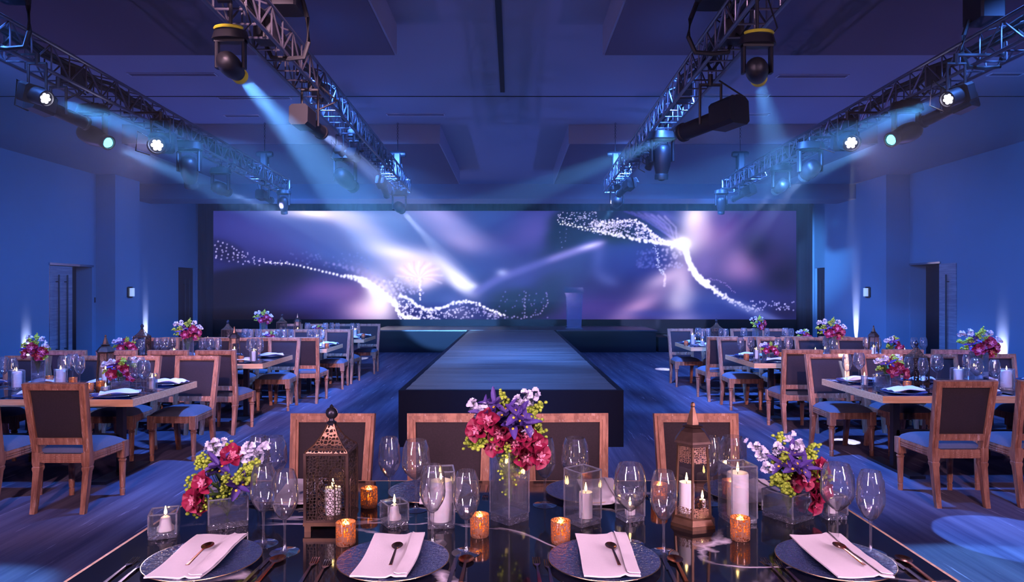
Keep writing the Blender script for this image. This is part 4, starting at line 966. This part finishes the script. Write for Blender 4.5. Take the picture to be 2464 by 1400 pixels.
def hex_lantern(loc, rz, lab, s=1.0, group=None):
    t = thing('glass_lantern', lab, 'lantern', loc, rz, group)
    def hexp(r): return [(r*math.cos(PI/3*k), r*math.sin(PI/3*k)) for k in range(6)]
    MB().prism(hexp(.094), 0, .012).prism(hexp(.090), .012, .032, k=.86).prism(hexp(.080), .032, .040).build('base', M['bronze'], t, False)
    r0, r1, z0, z1 = .074, .060, .040, .315
    fr = MB()
    for k in range(6):
        q = PI/3*k; fr.tube([(r0*math.cos(q), r0*math.sin(q), z0), (r1*math.cos(q), r1*math.sin(q), z1)], .0055, 5)
    fr.build('corner_post', M['bronze'], t)
    for k in range(6):
        q0, q1 = PI/3*k, PI/3*(k+1)
        def pt(q, z, e=0): r = r0+(r1-r0)*(z-z0)/(z1-z0)-e; return Vector((r*math.cos(q), r*math.sin(q), z))
        MB().add([pt(q0, .078, .002), pt(q1, .078, .002), pt(q1, .238, .002), pt(q0, .238, .002)], [(0, 1, 2, 3)]).build('pane', M['lantern_pane'], t, False)
        MB().add([pt(q0, z0), pt(q1, z0), pt(q1, .075), pt(q0, .075)], [(0, 1, 2, 3)]).build('pierced_strip', M['pierced_strip'], t, False)
        MB().add([pt(q0, .240), pt(q1, .240), pt(q1, z1-.01), pt(q0, z1-.01)], [(0, 1, 2, 3)]).build('pierced_strip', M['pierced_strip'], t, False)
    MB().prism(hexp(r1+.008), z1-.012, z1, None).lathe([(r1+.018, z1), (r1+.014, z1+.008), (r1-.010, z1+.040), (.032, z1+.054), (.028, z1+.056)], 6).lathe([(.040, z1+.056), (.044, z1+.060), (.028, z1+.064), (.022, z1+.068)], 6).build('roof', M['iron'], t, False)
    MB().lathe([(.026, z1+.064), (.021, z1+.085), (.012, z1+.115), (.007, z1+.130), (.010, z1+.135), (.008, z1+.145), (.001, z1+.150)], 6).build('finial', M['bronze'], t, False)
    if s != 1: t.scale = (s,)*3
    return t

# ---- flowers
def face_dir(nrm):
    return Vector(nrm).normalized().to_track_quat('Z', 'Y').to_matrix().to_4x4()
def petal(mb, R, L_, W_, cup, tipup, mi=0):
    def f(u, v):
        w2 = W_*math.sin(PI*(.10+.87*v)**.85)**.65*.5
        x = (u-.5)*2; return (x*w2, L_*v, cup*x*x*w2*2+tipup*(v**1.6)*L_*.5+.002*math.sin(8*v+3*x))
    mb.grid(f, 4, 5, R, mi)
def orchid(par, c, nrm, s, rnd):
    mb = MB(); R = Matrix.Translation(c)@face_dir(nrm)@Matrix.Rotation(rnd.uniform(0, 6), 4, 'Z')
    for k in range(5):
        petal(mb, R@Matrix.Rotation(2*PI*k/5+rnd.uniform(-.15, .15), 4, 'Z'), .046*s, .040*s if k % 2 else .048*s, .5, .45+rnd.uniform(-.2, .3))
    o = mb.build('orchid_bloom', M['petal_mag'], par, True, 80)
    lp = MB()
    for k in range(6): petal(lp, R@Matrix.Translation((0, 0, .004*s))@Matrix.Rotation(2*PI*k/6, 4, 'Z'), .020*s, .012*s, .5, 1.1)
    lp.ball((0, 0, .012*s), .005*s, 8, 6, R); lp.build('orchid_lip', M['petal_lip'], o, True, 80)
def iris(par, c, nrm, s, rnd):
    mb = MB(); R = Matrix.Translation(c)@face_dir(nrm)@Matrix.Rotation(rnd.uniform(0, 6), 4, 'Z')
    for k in range(3):
        petal(mb, R@Matrix.Rotation(2*PI*k/3, 4, 'Z'), .055*s, .030*s, .4, -.2); petal(mb, R@Matrix.Rotation(2*PI*k/3+1, 4, 'Z'), .05*s, .02*s, .6, 1.6)
    o = mb.build('iris_bloom', M['petal_iris'], par, True, 80)
    yb = MB()
    for k in range(3): yb.ball((0, .018*s, .004), .005*s, 8, 5, R@Matrix.Rotation(2*PI*k/3, 4, 'Z'), sz=.4)
    yb.build('yellow_blotch', M['pollen'], o)
def sprig(par, root, tip, s, rnd, n=26, kind='green_bud'):
    root, tip = Vector(root), Vector(tip); mb = MB(); d = tip-root
    def pt(q): return root+d*q+Vector((0, 0, .02*s*math.sin(PI*q)))
    mb.tube([pt(i/6) for i in range(7)], .0016, 5, 0, .0009)
    for i in range(n):
        q = .38+.62*(i+.5)/n; o = Vector((rnd.gauss(0, 1), rnd.gauss(0, 1), rnd.gauss(0, 1))).normalized()*rnd.uniform(.006, .017)*s
        p = pt(q)+o
        if kind == 'green_bud': mb.ball(p, rnd.uniform(.0042, .0068)*s, 7, 5, None, 1, sz=.8)
        else:
            for k in range(3): petal(mb, Matrix.Translation(p)@face_dir(o+Vector((0, -.01, .005)))@Matrix.Rotation(2*PI*k/3, 4, 'Z'), .012*s, .013*s, .5, .7, 1)
        if i % 3 == 0: mb.bar(pt(q), p, .0008, 4)
    return mb.build('green_berry_sprig' if kind == 'green_bud' else 'white_blossom_sprig', [M['stem'], M[kind]], par, True, 80)
def leaf(mb, a, b, w_):
    a, b = Vector(a), Vector(b); R = Matrix.Translation(a)@(b-a).to_track_quat('Y', 'Z').to_matrix().to_4x4()
    petal(mb, R, (b-a).length, w_, .4, .1)
def bouquet(loc, lab, items, seed, s=1.0, group=None, depth=.12, stems=.12):
    """items: (kind, dx, dz) seen from the front; stems gather at the mouth of the vase at loc"""
    rnd = random.Random(seed); t = thing('flower_bouquet', lab, 'flowers', loc, group=group)
    R0 = max(math.hypot(i[1], i[2]-.04*s) for i in items)
    core = MB(); lf = MB()
    for k in range(14):
        a = rnd.uniform(0, 2*PI); r = R0*rnd.uniform(.3, .75); leaf(lf, (0, 0, .0), (r*math.cos(a), r*.7*math.sin(a), rnd.uniform(.02, .6)*R0), .022*s)
    for it in items:
        k, dx, dz = it[:3]; q = min(1, math.hypot(dx, dz-.04*s)/R0); dy = it[3] if len(it) > 3 else -depth*s*math.sqrt(max(0, 1-q*q))*rnd.uniform(.35, 1)+.015*s
        c = Vector((dx, dy, dz)); nrm = Vector((dx*1.3, dy-.05*s, dz*.7))
        if k == 'o': orchid(t, c, nrm+Vector((0, -.09, 0)), s, rnd)
        elif k == 'i': iris(t, c, nrm+Vector((0, 0, .05)), s, rnd)
        elif k in 'gG': sprig(t, c*.35, c, s*(1.25 if k == 'G' else 1), rnd, 34 if k == 'G' else 26)
        elif k == 'w': sprig(t, c*.5, c, s*1.15, rnd, 11, 'petal_white')
        core.bar((0, 0, -stems*rnd.uniform(.6, 1)*s), c*.4, .0018*s, 5)
    core.build('stem', M['stem'], t); lf.build('leaf', M['stem'], t, True, 80)
    return t

# ---- place settings
def charger_proto():
    t = thing('charger_plate', 'x', 'plate')
    MB().lathe([(.001, .004), (.095, .004), (.115, .010), (.176, .016), (.181, .017), (.181, .013), (.115, .005), (.09, .0), (.001, .0)], 48).build('glass_dish', M['charger'], t)
    MB().tube([(.1815*math.cos(q), .1815*math.sin(q), .0155) for q in [2*PI*i/48 for i in range(49)]], .0016, 6).build('gold_rim', M['gold_rim'], t)
    return t
CH = charger_proto()
def spoon_mb(L_=.185, bw=.021, bl=.062):
    mb = MB()
    def f(u, v):
        x = (u-.5)*2; y = -bl*v; w2 = bw*math.sin(PI*(.04+.92*v))**.62*(1-.18*v); return (x*w2, y, .004-.007*(1-x*x)*math.sin(PI*v)+.003)
    mb.grid(f, 8, 10, None, 0, .0012)
    mb.add([(-.003, -bl+.002, .008), (.003, -bl+.002, .008), (.004, -L_, .004), (-.004, -L_, .004), (-.003, -bl+.002, .0055), (.003, -bl+.002, .0055), (.006, -L_, .002), (-.006, -L_, .002)],
           [(0,1,2,3),(7,6,5,4),(0,4,5,1),(1,5,6,2),(2,6,7,3),(3,7,4,0)]); return mb
def fork_mb(L_=.195):
    mb = MB()
    for k in range(4):
        x = -.0105+.007*k; mb.tube([(x, 0, .007), (x, -.02, .003), (x, -.045, .002)], .0019, 5, 0, .0021)
    mb.grid(lambda u, v: ((u-.5)*2*(.0125*(1-v)+.003*v)*(1-.1*math.sin(PI*v)), -.042-.028*v, .0035+.003*v), 6, 5, None, 0, .0018)
    mb.add([(-.003, -.068, .007), (.003, -.068, .007), (.0065, -L_, .004), (-.0065, -L_, .004), (-.003, -.068, .0045), (.003, -.068, .0045), (.0065, -L_, .001), (-.0065, -L_, .001)], [(0,1,2,3),(7,6,5,4),(0,4,5,1),(1,5,6,2),(2,6,7,3),(3,7,4,0)])
    return mb
def knife_mb(L_=.23):
    return MB().add([(-.009, -.11, .003), (-.008, -.02, .003), (.0, 0, .003), (.006, -.01, .003), (.007, -.11, .003), (-.009, -.11, .001), (-.008, -.02, .0025), (0, 0, .0025), (.006, -.01, .001), (.007, -.11, .001)],
                    [(4,3,2,1,0),(5,6,7,8,9),(0,1,6,5),(1,2,7,6),(2,3,8,7),(3,4,9,8),(4,0,5,9)]).box(-.006, .006, -L_, -.11, .0, .007, b=.002)
def napkin_mb(w_=.178, L_=.44, seed=0, drop=True):
    r = random.Random(seed); mb = MB()
    def f(u, v):
        z = .022+.003*math.sin(v*6+seed)+.002*math.sin(u*7+seed)+(.006*math.exp(-((u-.72)/.05)**2))
        if drop and v > .93: z -= (v-.93)*.16
        return ((u-.5)*w_*(1-.04*v)+.010*math.sin(v*3+seed)*v, -L_*v, z)
    mb.grid(f, 22, 26, None, 0, .005)
    def g(u, v): x, y, z = f(.74+.24*u, v*.97); return (x+.004, y-.004, z+.0052+.001*math.sin(v*20))
    mb.grid(g, 5, 20, None, 0, .003); return mb
def crumple_mb(seed):
    r = random.Random(seed); a, b, c_ = r.uniform(3, 7), r.uniform(3, 7), r.uniform(0, 6)
    mb = MB(); mb.grid(lambda u, v: ((u-.5)*.30, (v-.5)*.17+.02*math.sin(u*5+c_), .022+.018*abs(math.sin(a*u+c_))*math.sin(PI*v)+.010*math.sin(b*v+u*4)**2+.012*math.sin(PI*u)), 22, 12, None, 0, .006); return mb
P_SP = spoon_mb(); P_FK = fork_mb(); P_KN = knife_mb()

# ------------------------------------------------------------------ marble table closest to the camera
ZT = .76
def glasses_at(lst, parts, grp):
    for u, v, k, lab in lst: glass(k, parts, on(u, v), lab, grp)
glasses_at([
    (634, 1309, 's', 'clear wine glass with its foot just behind the smaller glass by the low flower cube'),
    (685, 1329, 's', 'clear wine glass standing between low flower cube and dark pierced lantern'),
    (622, 1208, 's', 'clear wine glass behind the low flower cube, farther from the lantern'),
    (657, 1214, 'b', 'wide bowled wine glass behind the low flower cube, close to the folded back napkin'),
    (1041, 1310, 's', 'clear wine glass standing in front of the tall pillar candle vase'),
    (1122, 1330, 's', 'clear wine glass between the tall pillar candle and the gold votive'),
    (937, 1213, 's', 'clear wine glass rising behind the small cube candle'),
    (1001, 1226, 'b', 'wide bowled wine glass behind and left of the tall pillar candle'),
    (1311, 1215, 's', 'clear wine glass just beside the orchids of the tall vase'),
    (1384, 1218, 'b', 'wide bowled wine glass behind the tall water-filled candle vase'),
    (1516, 1310, 'b', 'wide bowled wine glass in front of the small cube tealight'),
    (1597, 1331, 's', 'clear wine glass in front of the bronze glass-sided lantern'),
    (1712, 1210, 's', 'clear wine glass seen behind the bronze glass-sided lantern'),
    (1763, 1213, 'b', 'wide bowled wine glass behind the fattest pillar candle'),
    (2015, 1310, 'b', 'wide bowled wine glass in front of the melted candle cube by the table edge'),
    (2095, 1331, 's', 'clear wine glass nearest the outer right-side corner of the marble table')], 1, 'wine glasses on the black marble table')
# lanterns
pierced_lantern(on(798, 1262), 0, 'tall dark pierced metal lantern with pointed roof and ball finial on the marble table')
candle(on(801, 1256)+Vector((0, 0, .035)), .032, .10, 'white candle glowing inside the dark pierced lantern')
hex_lantern(on(1667, 1258), .26, 'bronze six-sided lantern with glass panes and pointed top on the marble table')
candle(on(1652, 1256)+Vector((0, 0, .040)), .029, .115, 'part-melted white candle inside the bronze glass-sided lantern')
candle(on(1690, 1244)+Vector((0, 0, .040)), .012, .03, 'short candle stub behind the main candle in the bronze glass-sided lantern')
# candle vases
def cv(u, v, w_, h, rz, lab, cr, chh, clab, du=0, melt=False, water=0.0, f=1.0, cz=None):
    p = on(u, v); g = square_vase(p, w_, w_, h, math.radians(rz), lab, group='glass candle vases on the marble table', water=water)
    candle(p+Vector((du, 0, .019 if cz is None else cz)), cr, chh, clab, melt=melt, f=f)
cv(395, 1287, .096, .088, 20, 'small thick glass cube holding a half-melted candle at the table edge', .021, .052, 'half-melted yellow-lit candle in the outermost small glass cube', .005, True)
cv(949, 1260, .086, .084, 32, 'small glass cube candle holder beside the dark pierced lantern', .019, .058, 'small lit candle in the cube beside the dark pierced lantern', 0, True)
cv(1061, 1262, .102, .212, 8, 'tall square glass vase holding a tall white pillar candle', .041, .150, 'tall white pillar candle burning behind two wine glasses')
cv(1402, 1256, .105, .205, 36, 'tall square glass vase holding a low slim candle to one side', .026, .098, 'low slim white candle in the tall square vase', .012)
cv(1516, 1248, .086, .085, 24, 'small glass cube tealight holder behind the wide wine glass', .02, .03, 'tiny tealight candle in the cube behind the wide wine glass')
cv(1775, 1250, .110, .218, 10, 'square glass vase with the fattest white pillar candle', .041, .165, 'fattest bright white pillar candle beside the bronze lantern', 0, f=1.1)
cv(2000, 1243, .088, .088, 12, 'small glass cube with a candle beside the low orchid vase', .017, .062, 'slim melted candle in the cube near the right-side table edge', 0, True)
# votives
for u, v, lab in ((832, 1309, 'gold mercury glass votive in front of the dark pierced lantern'), (888, 1219, 'gold mercury glass votive behind the dark pierced lantern'),
                  (1154, 1289, 'gold mercury glass votive in front of the tall flower vase'), (1349, 1305, 'gold mercury glass votive before the low slim candle vase'),
                  (1781, 1297, 'dark gold mercury glass votive before the fattest pillar candle'), (1586, 1208, 'gold mercury glass votive seen behind a wine glass by the bronze lantern')):
    votive(on(u, v), lab, 'mercury glass votives on the marble table')
# flower vases
def bq(u0, v0, h, items, lab, seed, s=1.0, stems=.1):
    p = on(u0, v0); D = p.y; o = p+Vector((0, 0, h)); vm = 700+(EYE-o.z)*F/D
    its = []
    for it in items:
        its.append((it[0], (it[1]-u0)*D/F*.97, -(it[2]-vm)*D/F*.97)+tuple(it[3:]))
    return bouquet(o, lab, its, seed, s, stems=stems)
square_vase(on(547, 1258), .142, .142, .112, math.radians(26), 'low square glass vase of water holding orchids and green berries', 'flower_vase', water=.085, group='flower vases on the marble table', base=.022)
bq(547, 1258, .10, [('o', 512, 1148), ('o', 568, 1090), ('o', 492, 1186), ('o', 500, 1200), ('i', 540, 1108), ('i', 530, 1125), ('i', 585, 1160),
    ('G', 462, 1150), ('G', 468, 1165), ('G', 474, 1215), ('G', 480, 1228), ('G', 498, 1090), ('G', 487, 1105), ('G', 612, 1120), ('G', 632, 1108), ('G', 628, 1150), ('g', 585, 1185), ('g', 545, 1195), ('g', 510, 1212), ('G', 600, 1140), ('g', 560, 1135), ('g', 555, 1165),
    ('g', 560, 1060), ('w', 522, 1058), ('w', 510, 1072), ('w', 536, 1062), ('w', 612, 1066), ('w', 628, 1090), ('w', 600, 1088), ('w', 640, 1075)], 'low bouquet of magenta orchids and yellow-green berries in the square vase near the table edge', 4, 1.05, stems=.07)
square_vase(on(1226, 1250), .112, .112, .285, math.radians(44), 'tall square glass vase of water standing at the middle of the table', 'flower_vase', water=.245, group='flower vases on the marble table', base=.03)
bq(1226, 1250, .275, [('o', 1152, 1022), ('o', 1178, 1000), ('o', 1204, 1036), ('o', 1236, 1058), ('o', 1262, 1034), ('o', 1288, 1062), ('o', 1262, 1092), ('o', 1190, 1062), ('o', 1296, 1085),
    ('i', 1218, 984), ('i', 1190, 965), ('i', 1244, 986), ('i', 1262, 1004), ('i', 1170, 985), ('i', 1232, 1010),
    ('G', 1208, 940), ('G', 1216, 955), ('G', 1200, 965), ('G', 1306, 968), ('G', 1290, 985), ('G', 1298, 1003), ('G', 1272, 978), ('G', 1122, 1048), ('G', 1132, 1070), ('G', 1148, 1060), ('G', 1120, 1068), ('G', 1312, 1036), ('g', 1220, 1080), ('g', 1200, 1075),
    ('w', 1126, 972), ('w', 1140, 985), ('w', 1250, 950), ('w', 1270, 942), ('w', 1290, 945), ('w', 1235, 1015), ('w', 1270, 1015), ('w', 1162, 975), ('w', 1260, 962)], 'big bouquet of magenta orchids, purple irises and green berries in the tall vase', 9, 1.1, stems=.2)
# trailing greenery inside the tall vase
o_ = on(1226, 1250)
tr_ = bpy.data.objects['flower_bouquet.001'] if 'flower_bouquet.001' in bpy.data.objects else None
if tr_:
    rr = random.Random(2)
    for dx, z in ((-.012, -.17), (.02, -.13), (.0, -.09), (.03, -.07), (-.025, -.10)): sprig(tr_, (dx, -.03, .01), (dx*1.2, -.042, z), 1.0, rr, 34)
square_vase(on(1896, 1243), .142, .142, .105, math.radians(33), 'low square glass vase of water with orchids spilling over its rim', 'flower_vase', water=.08, group='flower vases on the marble table', base=.022)
bq(1896, 1243, .095, [('o', 1922, 1142), ('o', 1950, 1178), ('o', 1962, 1168), ('o', 1940, 1160), ('o', 1958, 1120), ('o', 1944, 1200), ('o', 1898, 1150),
    ('i', 1888, 1084), ('i', 1868, 1105), ('i', 1912, 1110), ('i', 1895, 1110), ('i', 1960, 1130), ('G', 1850, 1155), ('G', 1842, 1140), ('G', 1866, 1165), ('G', 1870, 1082), ('G', 1855, 1110), ('G', 1868, 1042), ('G', 1950, 1075), ('G', 1962, 1068), ('G', 1946, 1098), ('G', 1972, 1130), ('G', 1985, 1138), ('G', 1955, 1145), ('g', 1880, 1175), ('g', 1875, 1130), ('g', 1910, 1090),
    ('w', 1808, 1068), ('w', 1822, 1085), ('w', 1852, 1062), ('w', 1900, 1040), ('w', 1912, 1055), ('w', 1824, 1112), ('w', 1905, 1072), ('w', 1930, 1060)], 'low bouquet of magenta orchids, white blossoms and irises spilling from its vase', 15, 1.05, stems=.07)

# place settings toward the camera
setl = ['in front of the low flower cube', 'in front of the tall pillar candle', 'in front of the low slim candle', 'in front of the orchid-draped vase']
for i, (xc, nx) in enumerate(((-1.01, -1.035), (-.388, -.40), (.301, .315), (1.055, 1.08))):
    inst('ch', CH, (xc, 2.235, ZT), 0, f'blue patterned glass charger plate with gold rim {setl[i]}', 'glass charger plates on the marble table')
    tag(napkin_mb(.180, .36, i, False).build('folded_napkin', M['napkin'], None, True, 60, loc=(nx, 2.435, ZT), rot=(0, 0, (.0, 0, .0, .0)[i])), f'long folded white napkin over the charger plate {setl[i]}', 'napkin', 'folded napkins on the marble table')
    tag(P_SP.build('dessert_spoon', M['copper'], None, True, 40, loc=(nx+.015, 2.315, ZT+.033), rot=(0, 0, .03)), f'small copper spoon lying on the white napkin {setl[i]}', 'spoon', 'copper spoons on the napkins')
    for j, fx in enumerate(((-.235, -.19) if i < 1 else (-.262, -.215) if i == 1 else (-.222, -.185))):
        tag(P_FK.build('dinner_fork', M['cutlery'], None, True, 40, loc=(xc+fx, 2.265-.02*j, ZT), rot=(0, 0, .03)), f'{"outer" if j == 0 else "inner"} dinner fork beside the charger plate {setl[i]}', 'fork', 'forks on the marble table')
    tag(P_KN.build('dinner_knife', M['cutlery'], None, False, 30, loc=(xc+.205, 2.285, ZT), rot=(0, 0, -.04)), f'dark shiny knife beside the charger plate {setl[i]}', 'knife', 'knives on the marble table')
    tag(P_SP.build('soup_spoon', M['copper'], None, True, 40, loc=(xc+.238, 2.285, ZT), rot=(0, 0, -.03)), f'copper soup spoon beyond the knife {setl[i]}', 'spoon', 'soup spoons on the marble table')
    bpy.data.objects[-1] if False else None
for o in list(COL.objects):
    if o.name.startswith('soup_spoon'): o.scale = (1.35, 1.1, 1.2)
# settings on the far side of the table
sf = ['behind the dark pierced lantern', 'behind the tall pillar candle', 'behind the low slim candle', 'behind the fattest pillar candle']
for i, xc in enumerate((-.99, -.36, .33, 1.03)):
    inst('ch', CH, (xc, 3.00, ZT), 0, f'blue glass charger plate across the table {sf[i]}', 'glass charger plates on the marble table')
    tag(napkin_mb(.165, .33, i+7).build('folded_napkin', M['napkin'], None, True, 60, loc=(xc+.05, 3.15, ZT), rot=(0, 0, .05)), f'white linen napkin on the plate across the table {sf[i]}', 'napkin', 'folded napkins on the marble table')
    for j, fx in enumerate((.21, .245)):
        tag(P_FK.build('dinner_fork', M['cutlery'], None, True, 40, loc=(xc+fx, 2.93, ZT), rot=(0, 0, PI)), f'{"inner" if j == 0 else "outer"} fork of the place setting across the table {sf[i]}', 'fork', 'forks on the marble table')

# ------------------------------------------------------------------ the other tables
LI = [('o', -.04, .04), ('o', .05, .06), ('o', .0, .10), ('o', .08, .02), ('G', -.11, .05), ('G', -.08, .12), ('G', .11, .09), ('w', -.12, .12), ('G', .03, .15), ('w', .12, .14), ('G', .02, .13), ('i', -.04, .10), ('g', .13, .0), ('w', -.07, .14)]
TI = [('o', .02, .06), ('o', .07, .02), ('o', .05, .10), ('o', -.03, .04), ('o', .1, .06), ('G', -.13, .04), ('G', -.10, .12), ('G', -.02, .18), ('G', .12, .0), ('G', .14, .08), ('G', -.16, .10), ('w', -.14, .17), ('G', .02, .21), ('w', .08, .18), ('w', .15, .12), ('i', -.04, .12), ('i', -.07, .08), ('g', .05, .15), ('w', -.08, .19)]
LOW = bouquet((0, 0, 0), 'x', LI, 21, 1.1, stems=.06); TALL = bouquet((0, 0, 0), 'x', TI, 33, 1.15, stems=.16)
FN = [0]
def far_table(k, glasses=(), votives=(), candles=(), low=(), tall=(), hexl=(), pier=(), gp=0, cube=()):
    T = TN[k]; S = SH_[k]; x0, x1, y0, y1 = TB[k]; side = -1 if x0 < 0 else 1
    def P_(u, v):
        p = on(u, v); return Vector((p.x, min(max(p.y, y0+.08), y1-.08), ZT))
    def order(l): return sorted(l, key=lambda q: side*P_(q[0], q[1]).x)
    for i, (u, v, kk) in enumerate(order(glasses)):
        glass(kk, gp, P_(u, v), f'{"wide bowled" if kk == "b" else "slim"} wine glass, {ORD[i]} from the aisle on {T}', f'wine glasses on {T}')
    for i, (u, v) in enumerate(order(votives)):
        votive(P_(u, v), f'gold mercury glass votive on {T}, {ORD[i]} from the aisle', f'votives on {T}', False)
    for i, (u, v, r, h, vh) in enumerate(order(candles)):
        p = P_(u, v); square_vase(p, r*2.5, r*2.5, vh, .3*i, f'clear glass candle vase on {T}, {ORD[i]} from the aisle', group=f'candle vases on {T}')
        candle(p+Vector((0, 0, .019)), r, h, f'white candle burning in the {ORD[i]} glass vase from the aisle on {T}', f'candles on {T}')
    for i, (u, v, s) in enumerate(order(low)):
        p = P_(u, v); square_vase(p, .13*s, .13*s, .11*s, .5, f'low glass flower vase, {ORD[i]} from the aisle on {T}', 'flower_vase', water=.08*s, group='low flower vases on the guest tables')
        inst('low', LOW, p+Vector((0, 0, .10*s)), random.uniform(-.6, .6), f'low bouquet with magenta orchids on {T}' + (f', {ORD[i]} from the aisle' if len(low) > 1 else ''), 'low bouquets on the guest tables', s)
    for i, (u, v, s) in enumerate(order(tall)):
        p = P_(u, v); square_vase(p, .11*s, .11*s, .27*s, .6, f'tall glass flower vase, {ORD[i]} from the aisle on {T}', 'flower_vase', water=.23*s, group='tall flower vases on the guest tables')
        inst('tall', TALL, p+Vector((0, 0, .26*s)), random.uniform(-.6, .6), f'tall bouquet of orchids and pale blossoms on {T}' + (f', {ORD[i]} from the aisle' if len(tall) > 1 else ''), 'tall bouquets on the guest tables', s)
    for i, (u, v, s) in enumerate(hexl):
        inst('hex', HEX, P_(u, v), .2+.3*i, f'bronze glass-sided lantern on {T}', 'glass lanterns on the guest tables', s)
        candle(P_(u, v)+Vector((0, 0, .040*s)), .03*s, .12*s, f'white candle inside the glass-sided lantern on {T}')
    for i, (u, v, s) in enumerate(pier):
        inst('pier', PIER, P_(u, v), .1, f'dark pierced metal lantern on {T}', 'pierced lanterns on the guest tables', s)
    cn, cf = rows[k]
    for nm, yy, xs, fl in (('near', y0+.20, cn[1], 1), ('far', y1-.20, cf[1], -1)):
        for i, x in enumerate(xs):
            if not (x0+.2 < x < x1-.15): x = min(max(x, x0+.22), x1-.2)
            inst('ch', CH, (x, yy, ZT), 0, f'glass charger plate, {ORD[i]} from the aisle on the {nm} side of {T}', f'charger plates on {T}')
            FN[0] += 1
            key = FN[0] % 4
            if key not in NAP: NAP[key] = crumple_mb(key+3).build('crumpled_napkin', M['napkin'], None, True, 60); c = NAP[key]
            else: c = NAP[key].copy(); COL.objects.link(c)
            c.location = (x+.02, yy+.02*fl, ZT); c.rotation_euler = (0, 0, random.uniform(-.5, .5)+(0 if fl > 0 else PI))
            tag(c, f'loosely folded white napkin, {ORD[i]} from the aisle, {nm} side of {T}', 'napkin', f'napkins on {T}')
            if k in ('L1', 'R1') and fl > 0:
                tag(P_FK.build('dinner_fork', M['cutlery'], None, True, 40, loc=(x-.21, yy+.06, ZT)), f'dinner fork by the {ORD[i]} plate from the aisle on {T}', 'fork', f'forks on {T}')
                tag(P_KN.build('dinner_knife', M['cutlery'], None, False, loc=(x+.205, yy+.08, ZT)), f'dark knife by the {ORD[i]} plate from the aisle on {T}', 'knife', f'knives on {T}')
NAP = {}
HEX = hex_lantern((0, 0, 0), 0, 'x'); PIER = pierced_lantern((0, 0, 0), 0, 'x', detail=False)
far_table('L1', [(155, 928, 'b'), (175, 922, 'b'), (192, 930, 's'), (8, 930, 's'), (30, 935, 's'), (328, 944, 'b'), (346, 946, 'b'), (338, 932, 's'), (318, 930, 's')],
          [(118, 924), (215, 944), (242, 938), (176, 928)], [(40, 936, .042, .14, .17), (146, 930, .042, .14, .16), (366, 940, .026, .10, .15), (254, 944, .024, .03, .05)],
          [(290, 938, 1.1)], [(92, 926, 1.0)], [(254, 932, 1.05)], [], 1)
far_table('R1', [(2038, 922, 's'), (2067, 918, 'b'), (2187, 930, 's'), (2221, 934, 's'), (2254, 926, 'b'), (2328, 922, 's'), (2393, 940, 's'), (2350, 936, 'b')],
          [(2183, 938), (2388, 936)], [(2080, 930, .018, .08, .10), (2307, 926, .044, .13, .16), (2422, 936, .048, .155, .18), (2110, 924, .022, .05, .09)],
          [(2136, 932, 1.15)], [(2355, 924, 1.12)], [], [(2205, 928, .93)], 1)
far_table('L2', [(378, 864, 's'), (395, 866, 'b'), (415, 862, 's'), (487, 866, 's'), (505, 868, 'b'), (525, 867, 's'), (603, 870, 'b'), (614, 867, 'b'), (626, 870, 's'), (340, 868, 's')],
          [(580, 872), (432, 868)], [(418, 866, .034, .10, .14), (611, 872, .03, .12, .16)], [(300, 864, 1.1)], [(452, 866, 1.1)], [(564, 869, .95)], [(342, 862, 1.0)])
far_table('R2', [(1782, 863, 's'), (1807, 862, 's'), (1897, 864, 'b'), (1872, 866, 's'), (2003, 866, 's'), (1990, 862, 'b'), (2087, 862, 'b'), (2112, 864, 's'), (2200, 862, 's'), (2222, 862, 's')],
          [(1796, 866), (1880, 862)], [(1820, 866, .026, .11, .15), (1962, 864, .04, .10, .12), (2177, 862, .04, .08, .10)], [(1850, 866, .9), (2142, 864, 1.15)], [(2000, 864, 1.12)], [(2102, 864, .95)], [])
far_table('L3', [(590, 833, 'b'), (602, 834, 's'), (622, 834, 'b'), (668, 835, 's'), (682, 836, 'b'), (700, 834, 's'), (745, 836, 's'), (758, 837, 's'), (774, 836, 'b')],
          [(786, 838)], [(762, 836, .036, .15, .18), (500, 833, .035, .10, .14), (776, 839, .02, .05, .07)], [(648, 832, .9)], [], [], [(548, 834, .95)])
far_table('R3', [(1735, 831, 's'), (1747, 832, 's'), (1790, 830, 'b'), (1680, 830, 'b'), (1690, 832, 's'), (1705, 830, 's'), (1890, 830, 'b'), (1904, 831, 's'), (1845, 830, 's')],
          [(1651, 831)], [(1667, 831, .032, .15, .18), (1774, 831, .04, .07, .1), (1690, 834, .02, .07, .09)], [(1930, 830, 1.0)], [(1822, 829, 1.0)], [], [(1724, 830, .95)])
far_table('L4', [(848, 812, 's'), (860, 813, 's'), (783, 812, 'b'), (798, 811, 's'), (812, 812, 's'), (740, 812, 'b')],
          [(874, 813)], [(854, 814, .035, .14, .18), (778, 812, .03, .1, .13)], [(766, 811, .9)], [(634, 812, 1.1)], [(716, 813, 1.0)], [(678, 811, 1.0)])
